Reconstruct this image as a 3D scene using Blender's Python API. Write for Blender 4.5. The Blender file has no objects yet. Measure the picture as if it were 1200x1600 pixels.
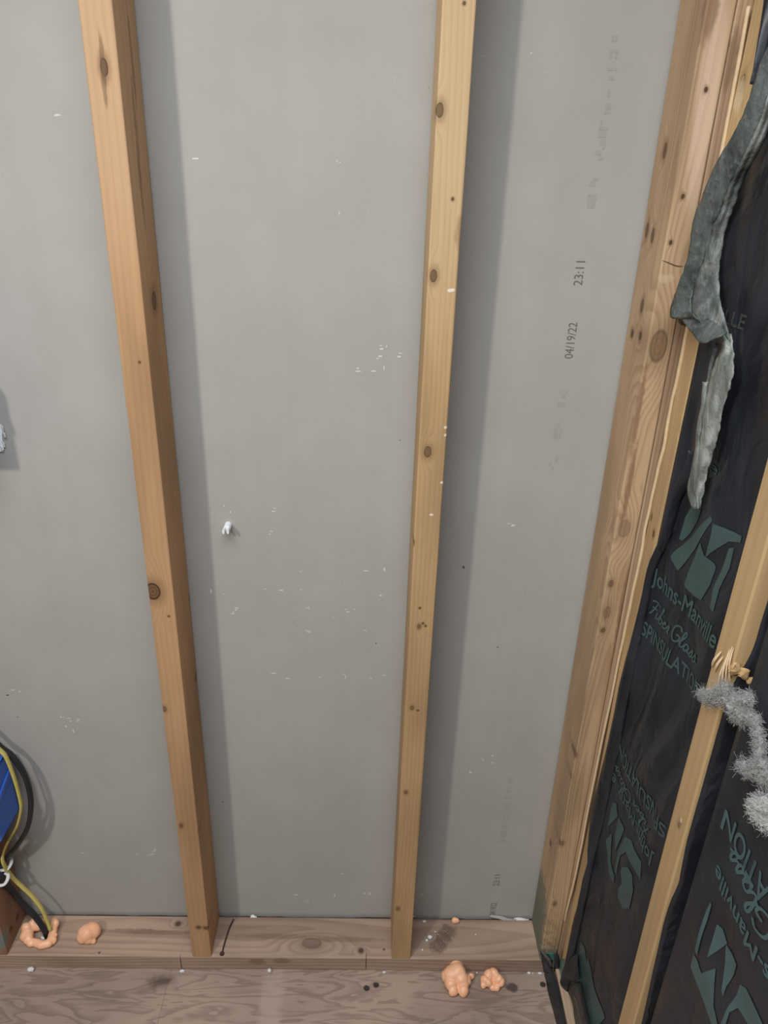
import bpy, bmesh, math, random
from mathutils import Vector, Matrix, noise

# ------------------------------------------------------------------ camera, light, exposure
scene = bpy.context.scene
COL = scene.collection
cam_data = bpy.data.cameras.new('camera')
cam = bpy.data.objects.new('camera', cam_data); COL.objects.link(cam)
cam_data.sensor_fit = 'HORIZONTAL'; cam_data.sensor_width = 36.0
cam_data.lens = 36.0 * 1176.38 / 1200.0
cam_data.clip_start = 0.02
RIGHT = Vector((0.99948747, -0.01084655, 0.03011894))
DOWN = Vector((0.02261381, -0.42671611, -0.90410286))
FWD = Vector((0.02265863, 0.90432058, -0.42625212))
mat = Matrix((RIGHT, -DOWN, -FWD)).transposed().to_4x4()
mat.translation = Vector((0.32977, -0.98790, 1.45999 + .038))
cam.matrix_world = mat
scene.camera = cam

world = bpy.data.worlds.new('world'); scene.world = world; world.use_nodes = True
bgn = world.node_tree.nodes['Background']
bgn.inputs[0].default_value = (.95, .97, 1.0, 1); bgn.inputs[1].default_value = .12

def lamp(name, kind, loc, energy, color, **kw):
    d = bpy.data.lights.new(name, kind); d.energy = energy; d.color = color
    for k, v in kw.items(): setattr(d, k, v)
    o = bpy.data.objects.new(name, d); o.location = loc; COL.objects.link(o)
    return o
lamp('bare_bulb', 'POINT', (-.667, -1.51, 2.04), 56, (1.0, .94, .85), shadow_soft_size=.055)
room = lamp('ambient_fill', 'AREA', (.12, -1.08, 2.38), 47, (.90, .955, 1.0), shape='DISK', size=1.3)  # added soft fill for the room's ambient light, no known fixture
room.rotation_euler = (math.radians(-18), 0, 0)

vs = scene.view_settings
vs.view_transform = 'Standard'; vs.look = 'None'; vs.gamma = 1.0; vs.use_curve_mapping = False
vs.exposure = 0.0
scene.display_settings.display_device = 'sRGB'

# ------------------------------------------------------------------ helpers
D, W2, H = .0889, .0381, .038             # stud depth, stud width, plate height
rnd = random.Random(7)

def lin(r, g, b):
    f = lambda c: (c / 255 / 12.92) if c / 255 <= .04045 else ((c / 255 + .055) / 1.055) ** 2.4
    return (f(r), f(g), f(b), 1)

def tag(o, label=None, cat=None, group=None, kind=None):
    if label: o['label'] = label
    if cat: o['category'] = cat
    if group: o['group'] = group
    if kind: o['kind'] = kind
    return o

def mesh_obj(name, bm, m=None, parent=None, loc=(0, 0, 0), smooth=False):
    me = bpy.data.meshes.new(name); bm.normal_update(); bm.to_mesh(me); bm.free()
    if smooth:
        for p in me.polygons: p.use_smooth = True
    if m: me.materials.append(m)
    o = bpy.data.objects.new(name, me); COL.objects.link(o); o.location = loc
    if parent:
        o.parent = parent
        o.location = Vector(loc) - parent.location
    return o

def empty(name, loc):
    o = bpy.data.objects.new(name, None); o.empty_display_size = .02; o.location = loc; COL.objects.link(o); return o

def box_bm(x0, x1, y0, y1, z0, z1, bev=.0, bm=None, seg=2):
    bm = bm or bmesh.new()
    vs_ = [bm.verts.new(p) for p in ((x0, y0, z0), (x1, y0, z0), (x1, y1, z0), (x0, y1, z0), (x0, y0, z1), (x1, y0, z1), (x1, y1, z1), (x0, y1, z1))]
    fs = [bm.faces.new([vs_[i] for i in f]) for f in ((0, 3, 2, 1), (4, 5, 6, 7), (0, 1, 5, 4), (1, 2, 6, 5), (2, 3, 7, 6), (3, 0, 4, 7))]
    if bev:
        es = list({e for f in fs for e in f.edges})
        bmesh.ops.bevel(bm, geom=es, offset=bev, segments=seg, affect='EDGES', profile=.5)
    return bm

def catmull(pts, n=8):
    pts = [Vector(p) for p in pts]; out = []
    for i in range(len(pts) - 1):
        p0 = pts[max(i - 1, 0)]; p1, p2 = pts[i], pts[i + 1]; p3 = pts[min(i + 2, len(pts) - 1)]
        for k in range(n):
            t = k / n
            out.append(.5 * ((2 * p1) + (p2 - p0) * t + (2 * p0 - 5 * p1 + 4 * p2 - p3) * t * t + (3 * p1 - p0 - 3 * p2 + p3) * t ** 3))
    out.append(pts[-1]); return out

def tube_bm(path, ra, rb=None, n=12, side=None, taper=None, bm=None):
    rb = rb or ra; bm = bm or bmesh.new(); rings = []
    side = Vector(side) if side else Vector((0, 1, 0))
    for i, p in enumerate(path):
        t = (path[min(i + 1, len(path) - 1)] - path[max(i - 1, 0)]).normalized()
        a = side - t * side.dot(t)
        if a.length < 1e-4: a = t.orthogonal()
        a.normalize(); b = t.cross(a); s = taper(i / (len(path) - 1)) if taper else 1
        rings.append([bm.verts.new(p + (a * math.cos(2 * math.pi * k / n) * ra + b * math.sin(2 * math.pi * k / n) * rb) * s) for k in range(n)])
    for r, q in zip(rings, rings[1:]):
        for k in range(n): bm.faces.new((r[k], r[(k + 1) % n], q[(k + 1) % n], q[k]))
    bm.faces.new(rings[0][::-1]); bm.faces.new(rings[-1])
    return bm

def solidify(o, t, offset=0):
    m = o.modifiers.new('thickness', 'SOLIDIFY'); m.thickness = t; m.offset = offset; return o

class NT:                                   # short-hand node builder
    def __init__(s, name):
        s.m = bpy.data.materials.new(name); s.m.use_nodes = True; s.t = s.m.node_tree
        s.b = s.t.nodes['Principled BSDF']
    def new(s, typ, ins=None, **props):
        n = s.t.nodes.new(typ)
        for k, v in props.items(): setattr(n, k, v)
        for k, v in (ins or {}).items(): s.set(n.inputs[k], v)
        return n
    def set(s, sock, v):
        if isinstance(v, bpy.types.NodeSocket): s.t.links.new(v, sock)
        else: sock.default_value = v
    def math(s, op, a, b=0.0, c=0.0):
        n = s.t.nodes.new('ShaderNodeMath'); n.operation = op
        for i, v in enumerate((a, b, c)): s.set(n.inputs[i], v)
        return n.outputs[0]
    def vec(s, op, a, b=(0, 0, 0)):
        n = s.t.nodes.new('ShaderNodeVectorMath'); n.operation = op
        s.set(n.inputs[0], a); s.set(n.inputs[1], b)
        return n.outputs['Value'] if op in ('LENGTH', 'DOT_PRODUCT') else n.outputs[0]
    def ramp01(s, v, a, b, lo=0.0, hi=1.0):
        n = s.new('ShaderNodeMapRange', interpolation_type='SMOOTHSTEP')
        for i, x in enumerate((v, a, b, lo, hi)): s.set(n.inputs[i], x)
        return n.outputs[0]
    def noise(s, v, scale=1.0, detail=2.0, rough=.5, dist=0.0):
        n = s.new('ShaderNodeTexNoise', {'Vector': v, 'Scale': scale, 'Detail': detail, 'Roughness': rough, 'Distortion': dist})
        return n.outputs['Fac']
    def mix(s, f, a, b, mode='MIX'):
        n = s.new('ShaderNodeMix', data_type='RGBA', blend_type=mode)
        s.set(n.inputs['Factor'], f)
        s.set(n.inputs[6], a); s.set(n.inputs[7], b)
        return n.outputs[2]
    def bump(s, h, strength=.3, dist=.001):
        n = s.new('ShaderNodeBump', {'Height': h, 'Strength': strength, 'Distance': dist})
        s.set(s.b.inputs['Normal'], n.outputs[0])
    def done(s, col, rough=.6, spec=.3):
        s.set(s.b.inputs['Base Color'], col); s.set(s.b.inputs['Roughness'], rough)
        s.b.inputs['Specular IOR Level'].default_value = spec
        return s.m

def plain(name, col, rough=.6, spec=.3, var=.12, scale=60, bump=0.0, subsurf=0.0):
    n = NT(name); co = n.new('ShaderNodeTexCoord').outputs['Object']
    f = n.noise(co, scale, 3)
    d = [c * (1 - var) for c in col[:3]] + [1]; l = [min(1, c * (1 + var)) for c in col[:3]] + [1]
    c = n.mix(f, d, l)
    if bump: n.bump(f, bump, .002)
    if subsurf:
        n.b.inputs['Subsurface Weight'].default_value = subsurf
        n.b.inputs['Subsurface Radius'].default_value = (.01, .005, .003)
    return n.done(c, rough, spec)

def wood(name, light, dark, axis='Z', knots=(), stains=(), ring=.005, contrast=.6, seed=0.0, pith=(.05, .03), rough=.62, wav=.02, blotch=.25, fibre=.25, patches=()):
    """knots: (x,y,z, r_across, r_along, normal axis, depth of colour); stains: (x,y,z, r_across, r_along, colour, amount)"""
    n = NT(name); co = n.new('ShaderNodeTexCoord').outputs['Object']
    if axis == 'X':
        sp = n.new('ShaderNodeSeparateXYZ', {0: co}); co = n.new('ShaderNodeCombineXYZ', {0: sp.outputs[1], 1: sp.outputs[2], 2: sp.outputs[0]}).outputs[0]
        knots = [(k[1], k[2], k[0]) + tuple(k[3:]) for k in knots]; stains = [(k[1], k[2], k[0]) + tuple(k[3:]) for k in stains]
        nrm = {'y': 0, 'z': 1}
    elif axis == 'Y':
        sp = n.new('ShaderNodeSeparateXYZ', {0: co}); co = n.new('ShaderNodeCombineXYZ', {0: sp.outputs[0], 1: sp.outputs[2], 2: sp.outputs[1]}).outputs[0]
        nrm = {'x': 0, 'z': 1}
    else: nrm = {'x': 0, 'y': 1}
    sh = n.vec('ADD', co, (seed * 1.7, seed * 2.3, seed * 3.1))
    nz = n.new('ShaderNodeTexNoise', {'Vector': n.vec('MULTIPLY', sh, (9, 9, 1.6)), 'Scale': 1.0, 'Detail': 2.0}).outputs['Color']
    wob = n.vec('MULTIPLY', n.vec('SUBTRACT', nz, (.5, .5, .5)), (wav, wav, 0))
    lat = n.vec('MULTIPLY', n.vec('SUBTRACT', n.vec('ADD', co, wob), (pith[0], pith[1], 0)), (1, 1, .02))
    r = n.vec('LENGTH', lat)
    ds = []
    for k in knots:
        sc = [1 / k[3]] * 3; sc[2] = 1 / k[4]; sc[nrm[k[5]]] = 1 / .03
        d = n.vec('LENGTH', n.vec('MULTIPLY', n.vec('SUBTRACT', n.vec('ADD', co, n.vec('MULTIPLY', wob, (.15, .15, 0))), k[:3]), sc))
        d2 = n.vec('LENGTH', n.vec('MULTIPLY', n.vec('SUBTRACT', co, k[:3]), [sc[0], sc[1], sc[2] * .55]))
        ds.append((d, k)); r = n.math('ADD', r, n.ramp01(d2, .4, 2.6, k[3] * 1.5, 0))
    low = n.noise(n.vec('MULTIPLY', sh, (7, 7, .7)), 1, 2)
    ph = n.math('FRACT', n.math('ADD', n.math('DIVIDE', r, ring), n.math('MULTIPLY', low, 1.5)))
    late = n.math('MULTIPLY', n.ramp01(ph, .25, .88), n.ramp01(ph, .9, 1.0, 1, 0))
    fib = n.noise(n.vec('MULTIPLY', sh, (420, 420, 9)), 1, 3, .6)
    fac = n.math('ADD', n.math('MULTIPLY', late, contrast), n.math('MULTIPLY', n.math('SUBTRACT', fib, .5), fibre * 2))
    col = n.mix(fac, light, dark)
    bl = n.noise(n.vec('MULTIPLY', sh, (14, 14, 3.2)), 1, 3)
    k0 = n.ramp01(bl, .3, .7, 1 - blotch, 1 + blotch * .5)
    col = n.mix(1.0, col, n.new('ShaderNodeCombineXYZ', {0: k0, 1: k0, 2: k0}).outputs[0], 'MULTIPLY')
    for s in patches:
        d = n.vec('LENGTH', n.vec('MULTIPLY', n.vec('SUBTRACT', co, s[:3]), (1 / s[3], 1 / s[3], 1 / s[4])))
        d = n.math('ADD', d, n.math('MULTIPLY', n.math('SUBTRACT', n.noise(n.vec('MULTIPLY', co, (90, 90, 6)), 1, 3), .5), .8))
        col = n.mix(n.math('MULTIPLY', n.ramp01(d, .45, 1.1, 1, 0), s[6]), col, n.mix(fac, s[5], [q * .72 for q in s[5][:3]] + [1]))
    for d, k in ds:
        amt = k[6]
        halo = n.math('MULTIPLY', n.ramp01(d, .9, 2.3, .55, 0), amt)
        col = n.mix(halo, col, [c * .55 for c in dark[:3]] + [1])
        core = n.math('MULTIPLY', n.ramp01(d, .8, 1.05, 1, 0), amt)
        rg = n.math('ADD', n.math('MULTIPLY', n.math('SINE', n.math('MULTIPLY', d, 17)), .25), n.ramp01(d, .55, .95, .3, .95))
        col = n.mix(core, col, n.mix(rg, [c * .55 for c in dark[:3]] + [1], (.018, .011, .008, 1)))
    for s in stains:
        sc = [1 / s[3]] * 3; sc[2] = 1 / s[4]
        d = n.vec('LENGTH', n.vec('MULTIPLY', n.vec('SUBTRACT', co, s[:3]), sc))
        d = n.math('ADD', d, n.math('MULTIPLY', n.math('SUBTRACT', n.noise(co, 90, 3), .5), .9))
        col = n.mix(n.math('MULTIPLY', n.ramp01(d, .55, 1.1, 1, 0), s[6]), col, s[5])
    n.bump(n.math('SUBTRACT', fib, n.math('MULTIPLY', late, .6)), .25, .0006)
    return n.done(col, rough, .25)

def lerp_table(t, v):
    if v >= t[0][0]: return t[0][1]
    for (a, p), (b, q) in zip(t, t[1:]):
        if v >= b:
            k = (a - v) / (a - b); k = k * k * (3 - 2 * k) * .5 + k * .5
            return p + (q - p) * k
    return t[-1][1]
BATT_HIGH = [(-.055, .738), (-.08, .744), (-.127, .7525), (-.216, .764), (-.272, .774)]
BATT_LOW = [(-.055, .740), (-.075, .744), (-.136, .746), (-.223, .750), (-.272, .766)]
BATT_NEAR = [(-.3128, .760), (-.322, .772), (-.334, .762), (-.346, .741), (-.38, .745), (-.45, .749), (-.62, .748), (-.9, .752)]
def batt_far_x(y, z):                     # front of the facing between the corner stud and the near stud
    k = min(1, max(0, (z - .68) / .2)); k = k * k * (3 - 2 * k)
    x = lerp_table(BATT_HIGH, y) * k + lerp_table(BATT_LOW, y) * (1 - k)
    e = min(1, max(0, (-.056 - y) / .03)) * min(1, max(0, (y + .275) / .04))
    f = math.exp(-((z - .76) / .1) ** 2)
    w = .0022 * math.sin(70 * y + 9 * z + 2 * math.sin(11 * z)) + .0015 * math.sin(31 * z + 25 * y)
    w += f * .0055 * math.sin(95 * (y + .22 * z)) + .004 * math.exp(-((z - 1.2) / .2) ** 2) * math.sin(50 * y - 17 * z)
    return x + e * w
def batt_near_x(y, z):
    e = min(1, max(0, (-.345 - y) / .03))
    return lerp_table(BATT_NEAR, y) + e * (.002 * math.sin(40 * y + 13 * z) + .0016 * math.sin(27 * z - 31 * y + 1.3 * math.sin(19 * z)))


# ------------------------------------------------------------------ materials of the setting
def drywall_paper():
    n = NT('drywall_backing_paper'); co = n.new('ShaderNodeTexCoord').outputs['Object']
    f = n.noise(co, 5, 4, .6); g = n.noise(n.vec('MULTIPLY', co, (300, 300, 300)), 1, 2)
    col = n.mix(n.ramp01(f, .3, .7), (.405, .390, .364, 1), (.435, .423, .397, 1))
    v = n.noise(n.vec('MULTIPLY', co, (40, 1, 1.2)), 1, 2)
    col = n.mix(n.math('MULTIPLY', n.ramp01(v, .45, .75), .12), col, (.36, .35, .33, 1))
    # dry white dashes where the paper was scraped
    st = n.noise(n.vec('MULTIPLY', co, (120, 1, 520)), 1, 2, .6); reg = n.noise(n.vec('MULTIPLY', co, (4, 1, 9)), 1, 3)
    mask = n.math('MULTIPLY', n.ramp01(st, .69, .74), n.ramp01(reg, .52, .66))
    col = n.mix(n.math('MULTIPLY', mask, .6), col, (.70, .69, .66, 1))
    dk = n.noise(n.vec('MULTIPLY', co, (70, 1, 70)), 1, 1)
    col = n.mix(n.ramp01(dk, .80, .83), col, (.08, .07, .06, 1))
    n.bump(g, .08, .0005)
    return n.done(col, .7, .2)

def plywood():
    n = NT('plywood_face_veneer'); co = n.new('ShaderNodeTexCoord').outputs['Object']
    w = n.vec('MULTIPLY', co, (4.5, 24, 1))
    h = n.noise(w, 1, 3, .5, .6)
    ph = n.math('FRACT', n.math('ADD', n.math('MULTIPLY', h, 8), n.math('MULTIPLY', n.noise(n.vec('MULTIPLY', co, (30, 260, 1)), 1, 2), .25)))
    late = n.math('MULTIPLY', n.ramp01(ph, .3, .85), n.ramp01(ph, .88, 1.0, 1, 0))
    fib = n.noise(n.vec('MULTIPLY', co, (12, 420, 1)), 1, 3, .6)
    big = n.noise(co, 4, 3)
    col = n.mix(n.math('ADD', n.math('MULTIPLY', late, .55), n.math('MULTIPLY', n.math('SUBTRACT', fib, .5), .6)), (.365, .268, .214, 1), (.185, .124, .096, 1))
    k0 = n.ramp01(big, .3, .7, .8, 1.1)
    col = n.mix(1.0, col, n.new('ShaderNodeCombineXYZ', {0: k0, 1: k0, 2: k0}).outputs[0], 'MULTIPLY')
    def spot(x, y, rx, ry, c, a, soft=.9):
        nonlocal col
        d = n.vec('LENGTH', n.vec('MULTIPLY', n.vec('SUBTRACT', co, (x, y, 0)), (1 / rx, 1 / ry, 0)))
        d = n.math('ADD', d, n.math('MULTIPLY', n.math('SUBTRACT', n.noise(co, 70, 3), .5), .9))
        col = n.mix(n.math('MULTIPLY', n.ramp01(d, 1 - soft, 1.15, 1, 0), a), col, c)
    for (x, y) in [(-0.0587, -0.0253)]: spot(x, y, .036, .020, (.06, .045, .04, 1), .75)
    for (x, y) in [(0.3508, -0.0359), (0.3699, -0.0294), (0.7055, -0.0252)]: spot(x, y, .0065, .006, (.035, .022, .018, 1), .95, .3)
    for (x, y) in [(0.6421, -0.0322)]: spot(x, y, .013, .011, (.06, .04, .035, 1), .85, .4)
    for (x, y) in [(0.1641, -0.0576)]: spot(x, y, .026, .16, (.44, .34, .28, 1), .5, .5)
    n.bump(n.math('SUBTRACT', fib, late), .3, .0006)
    return n.done(col, .6, .3)

M_DRY = drywall_paper()
M_PLY = plywood()
M_GYP = plain('gypsum', (.72, .72, .70, 1), .9, .1, .1, 300)
M_DARK = plain('shadowy_sheathing', (.05, .04, .03, 1), .9, .1)
M_INK = plain('faded_black_ink', (.165, .16, .15, 1), .8, .1, .3, 900)
M_INK2 = plain('very_faded_ink', (.384, .371, .347, 1), .8, .1, .06, 900)
M_FACING = None

def facing():
    n = NT('black_plastic_facing'); co = n.new('ShaderNodeTexCoord').outputs['Object']
    a = n.noise(n.vec('MULTIPLY', co, (16, 16, 8)), 1, 3, .5, 1.2); b = n.noise(co, 260, 2)
    col = n.mix(n.ramp01(a, .35, .7), (.0135, .0160, .0205, 1), (.022, .0265, .035, 1))
    n.bump(n.math('ADD', n.math('MULTIPLY', a, 4), n.math('MULTIPLY', b, .1)), .5, .004)
    return n.done(col, n.ramp01(a, .3, .7, .30, .48), .5)
M_FACING = facing()
M_TEAL = plain('teal_print', (.058, .098, .094, 1), .5, .4, .16, 70)
M_TEAL2 = plain('teal_print_lower', (.066, .122, .124, 1), .5, .4, .16, 70)
M_GREYPRINT = plain('grey_outline_print', (.05, .056, .055, 1), .55, .3, .2, 90)

# ------------------------------------------------------------------ the setting
floor = mesh_obj('floor', box_bm(-1.5, 1.0, -1.9, .30, -.05, -.0205), M_DARK); tag(floor, kind='structure')
seam = -.045
for x0, x1 in ((-1.5, seam - .0002), (seam + .0002, .735)):
    mesh_obj('plywood_sheet', box_bm(x0, x1, -1.9, .28, -.02, 0), M_PLY, floor)

# drywall seen from behind, with a ragged lower edge
bm = bmesh.new(); NX = 150
x0, x1, yf, yb = -1.4, .7345, D + .0035, D + .0165
top = 2.42; rows = []
for j in range(NX + 1):
    x = x0 + (x1 - x0) * j / NX
    zb = .0335 + .0035 * noise.noise((x * 23, 1.3, 0)) + .002 * noise.noise((x * 90, 4, 0))
    y = yf + .0008 * noise.noise((x * 9, 7, 1))
    rows.append([bm.verts.new(p) for p in ((x, y, top), (x, y, zb + .012), (x, y + .001, zb), (x, yb, zb), (x, yb, top))])
for a, b in zip(rows, rows[1:]):
    for k in range(5): bm.faces.new((a[k], a[(k + 1) % 5], b[(k + 1) % 5], b[k]))
bm.faces.new(rows[0]); bm.faces.new(rows[-1][::-1])
wall = mesh_obj('wall_back', bm, M_DRY); tag(wall, kind='structure')

def text_mesh(s, shear=0.0, space=1.0, bold=0.0):
    c = bpy.data.curves.new('t', 'FONT'); c.body = s; c.size = 1; c.shear = shear; c.space_character = space; c.resolution_u = 4
    o = bpy.data.objects.new('t', c); COL.objects.link(o)
    dg = bpy.context.evaluated_depsgraph_get(); me = bpy.data.meshes.new_from_object(o.evaluated_get(dg))
    bpy.data.objects.remove(o); bpy.data.curves.remove(c)
    xs = [v.co.x for v in me.vertices]; ys = [v.co.y for v in me.vertices]
    bm = bmesh.new(); bm.from_mesh(me)
    for dx, dy in (((bold, 0), (-bold, 0), (0, bold), (0, -bold)) if bold else ()):
        k = len(bm.verts); bm.from_mesh(me); bm.verts.ensure_lookup_table()
        for v in bm.verts[k:]: v.co += Vector((dx, dy, 0))
    bpy.data.meshes.remove(me)
    return bm, min(xs), max(xs), min(ys), max(ys)

def refine(bm, L):
    bmesh.ops.triangulate(bm, faces=bm.faces[:])
    for _ in range(7):
        es = [e for e in bm.edges if e.calc_length() > L]
        if not es: break
        bmesh.ops.subdivide_edges(bm, edges=es, cuts=1)
        bmesh.ops.triangulate(bm, faces=[f for f in bm.faces if len(f.verts) > 3])

def paper_y(x, off=.0004): return yf + .0008 * noise.noise((x * 9, 7, 1)) - off
def dot_text(name, s, x, za, zb, hgt, m):          # inked line running up the wall, tops of the letters to the left
    bm, l, r, b, t = text_mesh(s)
    for v in bm.verts:
        u = (v.co.x - l) / (r - l); w = (v.co.y - b) / (t - b)
        v.co = Vector((x + hgt * (.5 - w), paper_y(x), za + (zb - za) * u))
    bmesh.ops.reverse_faces(bm, faces=bm.faces[:])
    return mesh_obj(name, bm, m, wall)
zs = [(1.3444,), (1.3768,), (1.2419,), (1.2933,), (0.1366,), (0.169,), (0.0401,), (0.0841,)]
zs = [z[0] for z in zs]
dot_text('printed_time', '23:11', .616, zs[0], zs[1], .0125, M_INK)
dot_text('printed_date', '04/19/22', .617, zs[2], zs[3], .0125, M_INK)
dot_text('printed_time', '23:11', .6155, zs[4], zs[5], .0125, M_INK)
dot_text('printed_date', '04/19/22', .616, max(zs[6], .046), zs[7], .0125, M_INK)
# worn print with nothing left to read: rows of ink dashes
def worn(za, zb, x, m, dens):
    bm = bmesh.new(); z = za
    while z < zb:
        h = rnd.uniform(.003, .008)
        if rnd.random() < dens:
            for q in range(3):
                if rnd.random() < .62:
                    xx = x + (q - 1) * .004 + rnd.uniform(-.001, .001)
                    vs_ = [bm.verts.new((xx + a * .0016, paper_y(xx, .0003), z + b * h)) for a, b in ((-1, 0), (1, 0), (1, 1), (-1, 1))]
                    bm.faces.new(vs_)
        z += h + .0012
    tag(mesh_obj('worn_print', bm, m, wall), kind='stuff')
zz = [z[0] for z in [(1.6382,), (1.503,), (1.4877,), (1.4448,), (1.1912,), (1.1686,), (1.1406,), (1.118,), (1.091,), (1.0677,), (0.4347,), (0.2555,)]]
worn(zz[1], zz[0], .622, M_INK2, .75); worn(zz[3], zz[2], .620, M_INK2, .9)
for i in (4, 6, 8): worn(zz[i + 1], zz[i], .616, M_INK2, 1)
worn(zz[11], zz[10], .6165, M_INK2, .6)
# scrapes that bared the white core
sc_pts = [(0.3453, 1.2483), (0.3526, 1.2522), (0.3402, 1.2342), (0.3351, 1.2153), (0.3499, 1.2204), (0.3732, 1.2426), (0.3127, 1.2147), (0.36, 0.8852), (0.3551, 0.8347), (0.3306, 0.8809), (0.3126, 0.806), (0.2975, 0.8056), (0.2759, 0.7885), (0.1848, 0.9912), (0.1773, 0.9503), (0.1642, 0.8426), (0.1907, 0.8408), (0.2226, 0.8415), (0.0946, 0.8311), (0.0736, 0.8356), (0.2232, 0.8771), (0.2328, 0.8067), (0.1144, 0.8039), (0.1085, 0.7949), (0.1043, 0.9936), (0.1138, 0.9827), (0.097, 1.4887), (0.2843, 1.4898), (0.2837, 1.4285), (0.3443, 1.2529), (0.1969, 0.6593), (0.2534, 0.6633), (0.2987, 0.6643), (0.344, 0.6625), (0.3664, 0.67), (0.1747, 0.67), (0.2322, 0.7615), (0.3307, 0.7638), (0.5573, 0.9734), (0.5639, 0.969), (-0.2802, 0.6209), (-0.3021, 0.6119), (-0.2156, 0.5645), (-0.201, 0.5619), (-0.1853, 0.5593), (-0.2097, 0.5425), (-0.1973, 0.5323), (-0.291, 0.6235), (-0.0728, 1.5334), (-0.1154, 0.2157), (-0.0825, 0.2253), (-0.09, 0.2143), (-0.1058, 0.1229), (0.3433, 0.1091), (0.3527, 0.1053), (0.2807, 0.1022), (0.2205, 0.0837), (0.1994, 0.1029), (0.2963, 0.1674), (0.4638, 0.1052), (0.48, 0.1035), (0.5197, 1.6195), (0.5761, 0.4897), (0.5591, 0.4768), (0.5778, 0.4708), (0.5374, 0.4461), (0.4338, 0.1753), (-0.2236, 0.2174)]
bm = bmesh.new()
for x, z in sc_pts:
    for q in range(rnd.randint(1, 2)):
        cx, cz = x + rnd.uniform(-.005, .005) * q, z + rnd.uniform(-.006, .006) * q
        w_, h_ = rnd.uniform(.0014, .0055), rnd.uniform(.0008, .0018)
        if rnd.random() < .25: w_, h_ = h_, w_
        ring = [bm.verts.new((cx + w_ * rnd.uniform(.6, 1.1) * math.cos(a), paper_y(cx, .0003), cz + h_ * rnd.uniform(.6, 1.2) * math.sin(a))) for a in [k * math.pi / 3.5 for k in range(7)]]
        bm.faces.new(ring)
scr = mesh_obj('paper_scrapes', bm, plain('scraped_paper', (.66, .655, .63, 1), .9, .1, .1, 300), wall); tag(scr, 'tiny white scrapes in the paper', kind='stuff')
# torn patch at the left edge that bares bluish white gypsum, with paper shreds standing off
px = [(-0.2324, 1.132), (-0.2205, 1.1204), (-0.2195, 1.1103), (-0.2219, 1.092), (-0.2222, 1.0796), (-0.2298, 1.0753), (-0.2425, 1.0791)]
bm = bmesh.new(); f = bm.faces.new([bm.verts.new((x, yf - .0012, z)) for x, z in px])
g = bmesh.ops.extrude_face_region(bm, geom=[f]); bmesh.ops.translate(bm, verts=[v for v in g['geom'] if isinstance(v, bmesh.types.BMVert)], vec=(0, -.0012, 0))
tag(mesh_obj('bared_gypsum', bm, plain('bluish_gypsum', (.86, .90, .96, 1), .8, .2), wall), 'bluish white patch of bared gypsum')
for k, (x, z) in enumerate([(-0.2187, 1.1144), (-0.2177, 1.1043), (-0.2215, 1.0889), (-0.2257, 1.0816)]):
    bm = bmesh.new(); p = [bm.verts.new(q) for q in ((x - .003, yf - .001, z + .007), (x + .0025, yf - .004, z + .003), (x + .003, yf - .005, z - .004), (x - .001, yf - .001, z - .006))]
    bm.faces.new(p); solidify(mesh_obj('paper_shred', bm, M_GYP, wall), .0006)
# torn paper lip over the gap at the far right
for (ax, az, bx, bz, m) in [(*a, *b, m) for a, b, m in zip([(0.6105, 0.05), (0.6621, 0.0387), (0.4098, 0.0409), (0.1038, 0.0301)], [(0.6666, 0.0347), (0.6933, 0.0412), (0.4502, 0.0475), (0.1169, 0.0203)], (M_DRY, M_GYP, M_GYP, M_GYP))]:
    bm = bmesh.new(); n_ = 7; up = []; dn = []
    for k in range(n_):
        t = k / (n_ - 1); x = ax + (bx - ax) * t; z = az + (bz - az) * t
        h_ = .0028 * (1 - .6 * abs(2 * t - 1)) * rnd.uniform(.7, 1.2)
        up.append(bm.verts.new((x, yf - .0035 + .002 * math.sin(5 * t), max(z + h_, .042)))); dn.append(bm.verts.new((x, yf - .006, max(z - h_, .0388))))
    for k in range(n_ - 1): bm.faces.new((up[k], dn[k], dn[k + 1], up[k + 1]))
    solidify(mesh_obj('torn_paper_lip', bm, m, wall), .0006)

# exterior sheathing behind the insulation
sheath = mesh_obj('wall_right', box_bm(.828, .842, -1.9, .20, -.02, 2.42), M_DARK); tag(sheath, kind='structure')

# ------------------------------------------------------------------ framing lumber
PINE = (.66, .445, .245, 1); PINE_D = (.43, .245, .115, 1)
def K(pts, base, rx, rz, nrm, amt):
    return [(p[0] - base[0], p[1] - base[1], p[2] - base[2], rx, rz, nrm, amt) for p in pts]
def S(pts, base, rx, rz, col, amt):
    return [(p[0] - base[0], p[1] - base[1], p[2] - base[2], rx, rz, col, amt) for p in pts]

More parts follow.
